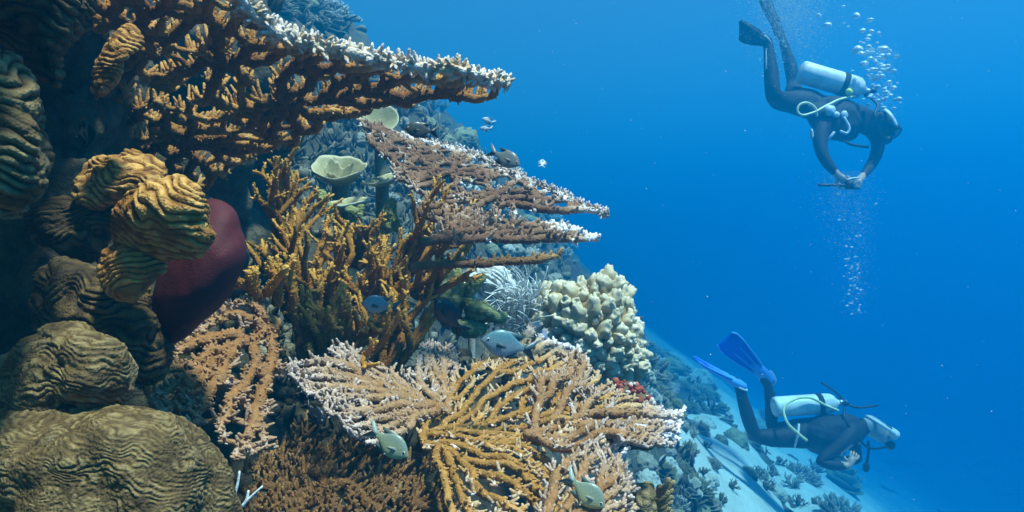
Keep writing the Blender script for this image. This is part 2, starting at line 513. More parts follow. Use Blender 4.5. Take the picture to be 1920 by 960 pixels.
def table_coral(name, label, poly_px, roots_px, plane, mat, group=None, n_attr=900, step=.008, kill=.016, infl=.07,
                r_tip=.003, r_max=.010, pipe=2.6, warp=.02, warp_f=6, sag=0.0,
                bl_n=2, bl_len=(.012, .03), bl_r=(.0022, .0035), bl_up=1.0, bl_out=.6, bl_side=.35, bl_attr=(.35, 1.0),
                nub_n=0, nub_len=.004, nub_r=.0014, tipl=.05, base_a=0.0, fuse=0.0, fuse_d=.03, nparts=10, seed=1, sides=7, rough=.10,
                white=None, jit=.25, cat='coral', bl_skip=.0, height=None, thing_root=None, part='branch', grow_bias=None, tip_max=1.0, rim_r=0.0):
    rng = np.random.default_rng(seed)
    poly = plane.px(poly_px); roots = plane.px(roots_px)
    nodes, par = colonize(poly, roots, n_attr, step, kill, infl, rng, jit=jit, bias=grow_bias)
    ch, size, hgt = tree_info(nodes, par)
    n = len(nodes)
    h = warp * fbm(np.c_[nodes * warp_f, np.full(n, seed * 3.1)], 2, seed)
    if height is not None: h = h + height(nodes, roots)
    W = plane.at(nodes, h)
    rad = np.clip(r_tip * np.maximum(size, 1) ** (1 / pipe), r_tip, r_max)
    tipa = np.minimum(base_a + (1 - base_a) * np.exp(-hgt / tipl), tip_max)
    wz = np.zeros(n)
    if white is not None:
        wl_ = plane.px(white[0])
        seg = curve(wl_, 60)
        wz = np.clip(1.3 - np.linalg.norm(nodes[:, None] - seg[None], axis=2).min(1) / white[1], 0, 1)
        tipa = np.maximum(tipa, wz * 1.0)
    pid, npid, stems = split_parts(par, ch, size, nparts)
    root = thing_root or thing(name, label, cat, group)
    parts = [MB() for _ in range(npid + 1)]
    # chains
    heads = [i for i in range(n) if par[i] < 0]
    stack = list(heads); C = [[] for _ in parts]; RR = [[] for _ in parts]; AA = [[] for _ in parts]
    while stack:
        i = stack.pop()
        seq = [i] if par[i] < 0 else [par[i], i]
        k = i
        while ch[k]:
            b = max(ch[k], key=lambda q: size[q])
            for q in ch[k]:
                if q != b: stack.append(q)
            if pid[b] != pid[i]:
                stack.append(b); break
            seq.append(b); k = b
        if len(seq) < 2: continue
        pts = W[seq]; r = rad[seq].copy(); a = tipa[seq]
        if par[i] >= 0: r[0] = min(r[0], r[1] * 1.25)
        m = min(len(seq) * 2 - 1, 61)
        C[pid[i]].append(curve(pts, m)); s = np.linspace(0, len(seq) - 1, m)
        RR[pid[i]].append(np.interp(s, np.arange(len(seq)), r)); AA[pid[i]].append(np.interp(s, np.arange(len(seq)), a))
    if fuse > 0:
        kd = kdtree.KDTree(n)
        for i in range(n): kd.insert(Vector((*nodes[i], 0)), i)
        kd.balance()
        for i in range(n):
            if ch[i] and rng.random() > fuse: continue
            anc = set(); k = i
            for _ in range(10):
                if k < 0: break
                anc.add(k); k = par[k]
            for co, j, dd in kd.find_range(Vector((*nodes[i], 0)), fuse_d):
                if j in anc or dd < step * 1.2: continue
                k = j; bad = False
                for _ in range(10):
                    if k < 0: break
                    if k in anc: bad = True; break
                    k = par[k]
                if bad: continue
                mid = (W[i] + W[j]) / 2 + rng.normal(0, .002, 3)
                C[pid[i]].append(curve([W[i], mid, W[j]], 7)); RR[pid[i]].append(np.full(7, min(rad[i], rad[j]) * .95)); AA[pid[i]].append(np.full(7, min(.25, tipa[i], tipa[j])))
                break
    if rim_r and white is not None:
        # knobbly pale edge tying branch ends; on the big table, sunlight painted white
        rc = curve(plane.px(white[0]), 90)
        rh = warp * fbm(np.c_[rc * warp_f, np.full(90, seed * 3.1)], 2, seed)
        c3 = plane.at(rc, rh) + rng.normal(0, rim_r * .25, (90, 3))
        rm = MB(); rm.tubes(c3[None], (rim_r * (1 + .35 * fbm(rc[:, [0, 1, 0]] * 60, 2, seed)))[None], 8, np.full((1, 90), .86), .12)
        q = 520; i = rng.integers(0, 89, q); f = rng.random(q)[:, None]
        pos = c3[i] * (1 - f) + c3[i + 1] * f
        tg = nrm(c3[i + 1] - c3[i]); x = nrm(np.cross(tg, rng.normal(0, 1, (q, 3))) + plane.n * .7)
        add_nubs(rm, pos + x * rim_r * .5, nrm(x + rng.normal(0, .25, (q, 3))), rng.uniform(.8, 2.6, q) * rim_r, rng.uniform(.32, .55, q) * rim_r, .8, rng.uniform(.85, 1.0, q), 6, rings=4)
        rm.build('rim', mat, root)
    # branchlets
    pdir = np.zeros((n, 2)); ok = par >= 0
    pdir[ok] = nrm(nodes[ok] - nodes[par[ok]])
    out3 = pdir[:, :1] * plane.u + pdir[:, 1:] * plane.v
    sd3 = np.cross(plane.n, out3)
    for q in range(npid + 1):
        add_chains(parts[q], C[q], RR[q], AA[q], sides, rough)
        idx = np.where((pid == q) & ok)[0]
        if len(idx) and bl_n > 0:
            reps = np.repeat(idx, int(math.ceil(bl_n))); keep = rng.random(len(reps)) < bl_n / math.ceil(bl_n); reps = reps[keep]
            reps = np.concatenate([reps] + [reps[wz[reps] > .35]] * 2)
            m = len(reps)
            if m:
                sg = rng.choice([-1, 1], m)
                D = plane.n * (bl_up * rng.uniform(.5, 1.3, m))[:, None] + out3[reps] * (bl_out * rng.uniform(.4, 1.4, m))[:, None] + sd3[reps] * (sg * bl_side * rng.uniform(.2, 1.6, m))[:, None] + rng.normal(0, .12, (m, 3))
                D = nrm(D)
                L = rng.uniform(*bl_len, m) * (.7 + .3 * np.exp(-hgt[reps] / .05)) * (1 - .45 * wz[reps]); rr = rng.uniform(*bl_r, m) * (1 + .25 * wz[reps])
                pos = W[reps] + out3[reps] * rng.uniform(-.5, .5, (m, 1)) * step
                a0 = bl_attr[0] * .6 + tipa[reps] * .4; a1 = np.clip(bl_attr[1] * (.55 + .45 * tipa[reps]), 0, 1)
                a0 = np.maximum(a0, wz[reps]); a1 = np.maximum(a1, wz[reps])
                add_nubs(parts[q], pos, D, L, rr, a0, a1, sides=6, up=plane.n, curl=.3, rough=.14, rings=4)
        if len(idx) and nub_n:
            reps = np.repeat(idx, nub_n); m = len(reps)
            th = rng.uniform(0, 2 * np.pi, m)
            rd = nrm(plane.n * np.cos(th)[:, None] + sd3[reps] * np.sin(th)[:, None] + out3[reps] * .55)
            pos = W[reps] + out3[reps] * rng.uniform(-.6, .6, (m, 1)) * step + rd * (rad[reps] * .55)[:, None]
            add_nubs(parts[q], pos, rd, nub_len * rng.uniform(.7, 1.3, m) + rad[reps] * .4, nub_r * rng.uniform(.8, 1.3, m), tipa[reps], np.clip(tipa[reps] + .35, 0, 1), sides=4, rings=3)
        if parts[q].n:
            parts[q].build('stem' if q in stems else part, mat, root)
    return root

def star(poly, nt):
    return smoothclosed(poly, nt)

def blob(name, mat, poly, Y, Tf, Tb=None, nr=90, nt=140, disp=None, lump=(0, 1, 0), parent=None, lean=(0, 0), attr=None, centre=None, pw=1.0):
    """Closed rounded body whose outline from the front is poly; Tf / Tb are its depths towards and away from the viewer."""
    Tb = Tf if Tb is None else Tb
    b = star(poly, nt)
    c = np.mean(b, 0) if centre is None else np.array(centre, float)
    nf = int(nr * .72)
    ph = np.concatenate([np.linspace(.012, math.pi * .55, nf, endpoint=False), np.linspace(math.pi * .55, math.pi - .012, nr - nf)])
    r = np.sin(ph) ** pw; dep = np.where(ph < math.pi / 2, -np.cos(ph) * Tf, -np.cos(ph) * Tb)
    px = c[None, None] + r[:, None, None] * (b - c)[None]
    dy = np.repeat(dep[:, None], nt, 1) + (px[..., 0] - c[0]) * lean[0] + (px[..., 1] - c[1]) * lean[1]
    YY = Y + dy
    G = np.stack([(px[..., 0] - 960) / F * YY, YY, (480 - px[..., 1]) / F * YY], -1)
    def normals(G):
        du = np.gradient(G, axis=0)
        dv = np.roll(G, -1, 1) - np.roll(G, 1, 1)
        n = nrm(np.cross(du, dv))
        cc = G.mean((0, 1))
        if ((G - cc) * n).sum() < 0: n = -n
        return n
    if lump[0]:
        n = normals(G)
        G = G + n * (fbm(G.reshape(-1, 3) * lump[1], 3, lump[2]).reshape(G.shape[:2]) * lump[0])[..., None]
    A = None
    if disp is not None:
        n = normals(G)
        d, A = disp(G, n)
        G = G + n * d[..., None]
    mb = MB(); mb.grid(G, A, wrap=True)
    # close the poles
    for k, rev in ((0, True), (nr - 1, False)):
        ring = np.arange(nt) + k * nt
        pv = G[k].mean(0)
        mb.v.append(pv[None]); mb.a.append(np.zeros(1) + (0 if A is None else A[k].mean())); pi_ = mb.n; mb.n += 1
        t = np.stack([ring, np.roll(ring, -1), np.full(nt, pi_)], -1)
        mb.t.append(t[:, ::-1] if rev else t)
    return mb.build(name, mat, parent)

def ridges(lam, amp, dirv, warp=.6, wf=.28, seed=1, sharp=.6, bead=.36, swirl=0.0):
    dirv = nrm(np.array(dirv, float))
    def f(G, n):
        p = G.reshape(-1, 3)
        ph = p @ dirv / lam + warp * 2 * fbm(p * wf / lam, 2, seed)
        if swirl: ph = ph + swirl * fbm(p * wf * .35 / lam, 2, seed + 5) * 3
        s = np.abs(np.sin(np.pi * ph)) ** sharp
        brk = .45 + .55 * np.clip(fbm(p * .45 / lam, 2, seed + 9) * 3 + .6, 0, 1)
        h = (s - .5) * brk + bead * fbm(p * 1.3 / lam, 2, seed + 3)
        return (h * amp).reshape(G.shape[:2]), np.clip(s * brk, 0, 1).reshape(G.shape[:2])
    return f

def lumps(lam, amp, seed=1):
    def f(G, n):
        p = G.reshape(-1, 3)
        v = fbm(p / lam, 2, seed)
        h = np.abs(v) ** .6
        return (h * amp).reshape(G.shape[:2]), np.clip(h, 0, 1).reshape(G.shape[:2])
    return f

def staghorn(mb, base, dirs, rng, length=.06, rad=.007, depth=3, spread=.55, up=(0, 0, 1), shrink=.78, nub=.6, upb=.15, a_base=0.0, nub_len=.004, nub_r=.0016, forks=(2, 3), sides=7, tipw=.5):
    """Bushy branching coral: forked tapered branches studded with little blunt cups."""
    up = np.array(up, float)
    C, RR, AA = [], [], []
    st = [(np.array(base, float), nrm(np.array(d, float)), length * rng.uniform(.8, 1.2), rad, 0) for d in dirs]
    while st:
        p, d, L, r, k = st.pop()
        m = 7
        bend = nrm(rng.normal(0, 1, 3)) * .18
        t = np.linspace(0, 1, m)
        pts = p + (d[None] * t[:, None] + bend[None] * (t ** 2)[:, None] + up[None] * upb * (t ** 2)[:, None]) * L
        r1 = r * (.82 if k < depth else .55)
        C.append(pts); RR.append(np.linspace(r, r1, m)); a0 = a_base + (1 - a_base) * (k / (depth + 1)) * tipw; a1 = a_base + (1 - a_base) * ((k + 1) / (depth + 1)) * (tipw if k < depth else 1)
        AA.append(np.linspace(a0, a1, m))
        if k < depth:
            e = nrm(pts[-1] - pts[-2])
            for _ in range(rng.integers(forks[0], forks[1] + 1)):
                nd = nrm(e + rng.normal(0, spread, 3) + up * upb * .5)
                st.append((pts[-1] - e * r1 * .5, nd, L * shrink * rng.uniform(.75, 1.25), r1 * .92, k + 1))
    add_chains(mb, C, RR, AA, sides, .10)
    if nub > 0:
        Pt, Dr, ll, rr, a = [], [], [], [], []
        for c, r, aa in zip(C, RR, AA):
            ln = np.linalg.norm(c[-1] - c[0]); q = max(2, int(nub * ln / .003))
            s = rng.uniform(0, len(c) - 1.01, q); i = s.astype(int); f = (s - i)[:, None]
            pos = c[i] * (1 - f) + c[i + 1] * f; tg = nrm(c[i + 1] - c[i]); rad_ = np.interp(s, np.arange(len(r)), r)
            x = nrm(np.cross(tg, rng.normal(0, 1, (q, 3))))
            dd = nrm(x + tg * .7)
            Pt.append(pos + x * (rad_ * .6)[:, None]); Dr.append(dd); ll.append(rad_ * .4 + nub_len * rng.uniform(.6, 1.4, q)); rr.append(nub_r * rng.uniform(.8, 1.3, q)); a.append(np.interp(s, np.arange(len(aa)), aa))
        a = np.concatenate(a)
        add_nubs(mb, np.concatenate(Pt), np.concatenate(Dr), np.concatenate(ll), np.concatenate(rr), a, np.clip(a + .3, 0, 1), sides=4, rings=3)

build_setting()
build_water()
# ================================================================== near corals
M = {}
def near_materials():
    M['gold'] = coral_mat('golden_brown_coral', [(0, (.20, .075, .012)), (.4, (.42, .19, .035)), (.75, (.56, .33, .12)), (1, (.82, .76, .70))])
    M['tan'] = coral_mat('tan_coral', [(0, (.15, .066, .030)), (.45, (.32, .175, .095)), (.8, (.52, .37, .27)), (1, (.82, .74, .72))])
    M['orange'] = coral_mat('orange_coral', [(0, (.22, .085, .010)), (.5, (.45, .195, .020)), (1, (.62, .33, .06))])
    M['pink'] = coral_mat('pinkish_coral', [(0, (.28, .11, .028)), (.3, (.38, .195, .080)), (.65, (.48, .31, .21)), (1, (.66, .53, .48))])
    M['ochre'] = coral_mat('ochre_fan_coral', [(0, (.34, .15, .025)), (.4, (.50, .245, .065)), (.72, (.60, .40, .23)), (.9, (.66, .50, .42)), (1, (.82, .74, .76))])
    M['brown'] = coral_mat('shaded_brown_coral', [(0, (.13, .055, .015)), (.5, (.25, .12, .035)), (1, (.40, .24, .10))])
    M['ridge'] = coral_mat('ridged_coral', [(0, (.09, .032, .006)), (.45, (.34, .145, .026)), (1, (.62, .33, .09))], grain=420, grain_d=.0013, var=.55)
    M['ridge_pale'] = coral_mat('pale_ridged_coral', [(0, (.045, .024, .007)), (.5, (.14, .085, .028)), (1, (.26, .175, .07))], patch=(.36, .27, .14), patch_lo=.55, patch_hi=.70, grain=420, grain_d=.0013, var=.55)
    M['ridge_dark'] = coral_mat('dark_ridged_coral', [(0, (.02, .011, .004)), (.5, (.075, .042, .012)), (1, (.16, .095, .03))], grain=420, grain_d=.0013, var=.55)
    M['maroon'] = coral_mat('maroon_sponge', [(0, (.085, .012, .014)), (1, (.14, .024, .027))], grain=600, grain_d=.0004, var=.4, rough=.7)
near_materials()

def big_table():
    pl_ = Plane(P(330, 345, 1.30), P(440, 0, .86), P(930, 168, 1.08))
    poly = [(120, -60), (300, -70), (440, -10), (480, 25), (540, 60), (620, 90), (720, 112), (800, 120), (880, 128), (958, 150), (925, 186), (850, 182), (740, 196), (640, 232), (560, 265), (480, 310), (390, 345), (300, 340), (210, 300), (150, 200)]
    root = table_coral('table_coral', 'big golden brown table coral at top left seen from below with its sunlit rim painted white', poly, [(170, 215), (250, 60), (330, 260), (420, 120), (540, 190)], pl_, M['gold'],
        n_attr=2600, step=.0085, kill=.0185, infl=.07, r_tip=.0046, r_max=.0085, pipe=3.4, warp=.03, warp_f=5, jit=.45,
        bl_n=1.9, bl_len=(.010, .030), bl_r=(.0028, .0044), bl_up=1.2, bl_out=.6, bl_side=.35, bl_attr=(.40, .70), nub_n=2, nub_len=.003, nub_r=.0018,
        tipl=.025, fuse=.40, fuse_d=.032, nparts=14, seed=3, tip_max=.5, rim_r=.0078, white=([(440, -10), (540, 62), (640, 95), (740, 118), (860, 125), (955, 152)], .042))  # white line: sunlight on the near rim, painted into the tip colour
    rebase(root)
big_table()

def middle_table():
    pl_ = Plane(P(690, 240, 1.75), P(1130, 408, 1.30), P(880, 440, 1.20))
    poly = [(665, 225), (720, 240), (800, 262), (880, 290), (960, 322), (1040, 358), (1138, 405), (1080, 400), (1010, 395), (940, 396), (880, 410), (820, 420), (760, 360), (700, 290)]
    root = table_coral('table_coral', 'tan lattice table coral in the middle with a frosted white upper edge', poly, [(790, 400), (850, 330), (930, 370)], pl_, M['tan'],
        n_attr=1400, step=.009, kill=.0200, infl=.09, r_tip=.0044, r_max=.0080, pipe=3.4, warp=.02, warp_f=5, jit=.4,
        bl_n=.5, bl_len=(.006, .018), bl_r=(.0028, .0042), bl_up=1.0, bl_out=.5, bl_side=.3, bl_attr=(.3, .8), nub_n=2, nub_len=.003, nub_r=.0018,
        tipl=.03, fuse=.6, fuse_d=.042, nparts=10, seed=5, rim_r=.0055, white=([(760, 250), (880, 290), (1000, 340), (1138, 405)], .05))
    rebase(root)
    pl2 = Plane(P(860, 450, 1.15), P(1135, 456, 1.25), P(1000, 410, 1.36))
    poly = [(800, 440), (860, 405), (930, 405), (980, 424), (1060, 425), (1138, 455), (1100, 462), (1000, 452), (920, 456), (840, 462)]
    root = table_coral('table_coral', 'narrow brown coral shelf with white tip just under the lattice table coral', poly, [(790, 455)], pl2, M['tan'],
        n_attr=600, step=.009, kill=.020, infl=.10, r_tip=.0042, r_max=.0080, pipe=3.0, warp=.012, warp_f=6,
        bl_n=1.3, bl_len=(.008, .022), bl_r=(.0028, .0042), bl_up=1.0, bl_out=.6, bl_side=.3, bl_attr=(.2, .7), nub_n=2, nub_len=.003, nub_r=.0018,
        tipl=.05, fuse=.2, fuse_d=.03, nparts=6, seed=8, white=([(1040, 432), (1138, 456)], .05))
    rebase(root)
    pl3 = Plane(P(840, 490, 1.15), P(1070, 478, 1.22), P(960, 450, 1.36))
    poly = [(790, 485), (860, 480), (950, 480), (1020, 476), (1072, 468), (1070, 486), (1000, 494), (900, 497), (810, 500)]
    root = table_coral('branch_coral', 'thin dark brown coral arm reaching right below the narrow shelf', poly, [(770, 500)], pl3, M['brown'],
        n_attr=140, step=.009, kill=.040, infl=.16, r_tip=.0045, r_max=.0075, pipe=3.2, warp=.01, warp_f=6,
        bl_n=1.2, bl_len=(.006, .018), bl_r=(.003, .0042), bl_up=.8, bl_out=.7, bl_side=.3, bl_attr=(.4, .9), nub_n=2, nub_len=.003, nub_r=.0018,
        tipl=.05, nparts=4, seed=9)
    rebase(root)
middle_table()

def fan_corals():
    pl_ = Plane(P(900, 985, .84), P(800, 800, 1.02), P(1270, 805, 1.15))
    poly = [(785, 790), (830, 725), (890, 690), (950, 660), (1005, 610), (1050, 625), (1085, 670), (1110, 715), (1170, 768), (1285, 785), (1265, 840), (1195, 850), (1165, 880), (1185, 960), (1180, 1010), (840, 1010), (815, 900), (785, 840)]
    root = table_coral('table_coral', 'large ochre table coral spreading along the bottom with pinkish white tips at right', poly, [(790, 815)], pl_, M['ochre'],
        n_attr=3200, step=.0064, kill=.0106, infl=.07, r_tip=.0028, r_max=.0062, pipe=3.4, warp=.05, warp_f=8, jit=.3,
        bl_n=1.7, bl_len=(.005, .015), bl_r=(.0022, .0034), bl_up=.6, bl_out=1.0, bl_side=.6, bl_attr=(.25, .75), nub_n=1, nub_len=.0024, nub_r=.0014,
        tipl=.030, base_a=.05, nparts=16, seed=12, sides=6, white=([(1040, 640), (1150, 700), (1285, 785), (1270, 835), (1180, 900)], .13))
    rebase(root)
    plb = Plane(P(1010, 790, 1.02), P(1285, 786, 1.10), P(1060, 650, 1.36))
    poly = [(990, 800), (985, 745), (1010, 680), (1050, 640), (1088, 672), (1112, 735), (1175, 775), (1240, 772), (1288, 786), (1262, 800), (1268, 832), (1200, 842), (1120, 838), (1050, 830)]
    root = table_coral('table_coral', 'upper tier of pinkish branching coral overlapping the right half of the ochre table', poly, [(985, 800)], plb, M['pink'],
        n_attr=900, step=.0065, kill=.0125, infl=.09, r_tip=.0034, r_max=.0075, pipe=3.4, warp=.05, warp_f=8, jit=.3,
        bl_n=1.7, bl_len=(.006, .018), bl_r=(.0023, .0036), bl_up=.7, bl_out=.9, bl_side=.6, bl_attr=(.35, .8), nub_n=1, nub_len=.0024, nub_r=.0014,
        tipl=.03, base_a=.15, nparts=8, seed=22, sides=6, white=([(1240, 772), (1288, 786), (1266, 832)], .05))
    rebase(root)
    plc = Plane(P(1000, 960, .80), P(1180, 950, .84), P(1120, 850, .98))
    poly = [(1010, 1010), (1000, 930), (1040, 880), (1110, 850), (1170, 872), (1180, 930), (1188, 1010)]
    root = table_coral('table_coral', 'small pinkish coral tier at the bottom edge under the pale grey fish', poly, [(1010, 1000)], plc, M['pink'],
        n_attr=500, step=.0062, kill=.011, infl=.09, r_tip=.0032, r_max=.0075, pipe=3.4, warp=.04, warp_f=9, jit=.3,
        bl_n=1.7, bl_len=(.006, .016), bl_r=(.0022, .0034), bl_up=.7, bl_out=.9, bl_side=.6, bl_attr=(.3, .8), nub_n=1, nub_len=.0024, nub_r=.0014,
        tipl=.03, base_a=.12, nparts=6, seed=23, sides=6)
    rebase(root)
    pl2 = Plane(P(540, 690, .98), P(850, 650, 1.25), P(720, 830, .93))
    poly = [(870, 690), (845, 645), (800, 640), (775, 690), (700, 672), (625, 652), (600, 672), (522, 690), (545, 715), (590, 745), (640, 800), (690, 838), (745, 815), (800, 790), (845, 745)]
    root = table_coral('table_coral', 'pale pinkish table coral with tips pointing left in front of the orange bush', poly, [(850, 765)], pl2, M['pink'],
        n_attr=2200, step=.0060, kill=.0092, infl=.07, r_tip=.0030, r_max=.0075, pipe=3.2, warp=.03, warp_f=8, jit=.2,
        bl_n=1.7, bl_len=(.005, .014), bl_r=(.0023, .0035), bl_up=.7, bl_out=.9, bl_side=.6, bl_attr=(.3, .85), nub_n=2, nub_len=.0024, nub_r=.0013,
        tipl=.05, base_a=.22, nparts=12, seed=14, sides=6)
    rebase(root)
    pl3 = Plane(P(300, 720, .80), P(500, 570, 1.0), P(470, 870, .78))
    poly = [(420, 575), (485, 560), (525, 640), (535, 690), (505, 745), (500, 830), (480, 885), (430, 885), (385, 800), (285, 785), (255, 715), (300, 655)]
    root = table_coral('table_coral', 'brownish pink openwork coral left of centre beneath the maroon sponge', poly, [(520, 610)], pl3, M['pink'],
        n_attr=900, step=.0062, kill=.0125, infl=.08, r_tip=.0034, r_max=.0080, pipe=3.2, warp=.04, warp_f=8, jit=.25,
        bl_n=3.0, bl_len=(.006, .016), bl_r=(.0022, .0034), bl_up=.8, bl_out=.7, bl_side=.9, bl_attr=(.2, .62), nub_n=3, nub_len=.0024, nub_r=.0012,
        tipl=.02, base_a=.05, tip_max=.7, fuse=.15, fuse_d=.022, nparts=10, seed=15, sides=6)
    rebase(root)
    pl4 = Plane(P(450, 970, .82), P(620, 800, 1.05), P(830, 980, .92))
    poly = [(430, 890), (520, 820), (580, 775), (650, 815), (720, 850), (790, 850), (840, 930), (850, 1010), (400, 1010)]
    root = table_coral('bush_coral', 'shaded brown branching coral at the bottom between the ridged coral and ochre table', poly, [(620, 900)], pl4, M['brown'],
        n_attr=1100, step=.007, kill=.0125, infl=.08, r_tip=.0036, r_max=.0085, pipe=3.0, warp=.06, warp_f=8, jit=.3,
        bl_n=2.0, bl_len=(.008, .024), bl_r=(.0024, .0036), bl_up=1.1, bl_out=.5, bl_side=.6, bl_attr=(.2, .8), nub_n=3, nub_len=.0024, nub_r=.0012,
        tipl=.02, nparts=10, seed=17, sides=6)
    rebase(root)
fan_corals()

def orange_bush():
    rng = np.random.default_rng(31)
    root = thing('bush_coral', 'bright orange bushy branching coral in the centre of the reef', 'coral')
    fans = [  # base px, base Y, centre aim px, spread px, number, radius
        ((590, 690), 1.20, (600, 560), 70, 7, .0105), ((640, 700), 1.20, (660, 590), 80, 6, .0105), ((720, 700), 1.24, (760, 580), 70, 6, .0100),
        ((560, 600), 1.30, (545, 450), 60, 6, .0100), ((640, 600), 1.32, (640, 470), 80, 6, .0100), ((700, 580), 1.32, (770, 460), 70, 6, .0095),
        ((540, 470), 1.42, (515, 340), 34, 6, .0090), ((660, 500), 1.42, (690, 430), 60, 5, .0090), ((760, 480), 1.34, (850, 420), 50, 6, .0085), ((790, 560), 1.30, (820, 500), 40, 4, .0085)]
    for (b, by, a, sp, cnt, r) in fans:
        cnt += 2
        for k in range(cnt):
            mb = MB(); u = (k + .5) / cnt - .5
            p0 = P(b[0] + u * 34, b[1] + rng.uniform(-6, 6), by + rng.uniform(-.03, .03)); p1 = P(a[0] + u * 2 * sp, a[1] + abs(u) * 60 + rng.uniform(-15, 15), by - .03 + rng.uniform(-.06, .06))
            L = np.linalg.norm(p1 - p0)
            staghorn(mb, p0, [p1 - p0], rng, length=L * .50, rad=r, depth=3, spread=.36, shrink=.66, nub=.6, upb=.1, nub_len=.0028, nub_r=.0017, sides=7, forks=(2, 2))
            mb.build('branch', M['orange'], root)
    rebase(root)
    root = thing('branch_coral', 'stubby orange branching coral with one arm pointing up right beside the maroon sponge', 'coral')
    for (b, by, a, ay, L, r, dp) in [((480, 560), .98, (470, 500), .95, .030, .009, 2), ((500, 550), .98, (570, 455), .94, .075, .0085, 0), ((520, 570), 1.0, (520, 500), .97, .03, .009, 2), ((470, 540), .98, (440, 520), .95, .025, .009, 2), ((545, 580), 1.02, (560, 520), 1.0, .04, .009, 2)]:
        mb = MB(); p0 = P(*b, by); p1 = P(*a, ay)
        staghorn(mb, p0, [p1 - p0], rng, length=L, rad=r, depth=dp, spread=.5, shrink=.75, nub=1.6, upb=.05, nub_len=.0026, nub_r=.0015)
        mb.build('branch', M['orange'], root)
    rebase(root)
orange_bush()

def ridge_thing(name, label, pieces, cat='coral', group=None):
    root = thing(name, label, cat, group)
    for (pn, mat, poly, Y, Tf, Tb, kw) in pieces:
        blob(pn, M[mat], poly, Y, Tf, Tb, parent=root, **kw)
    rebase(root)

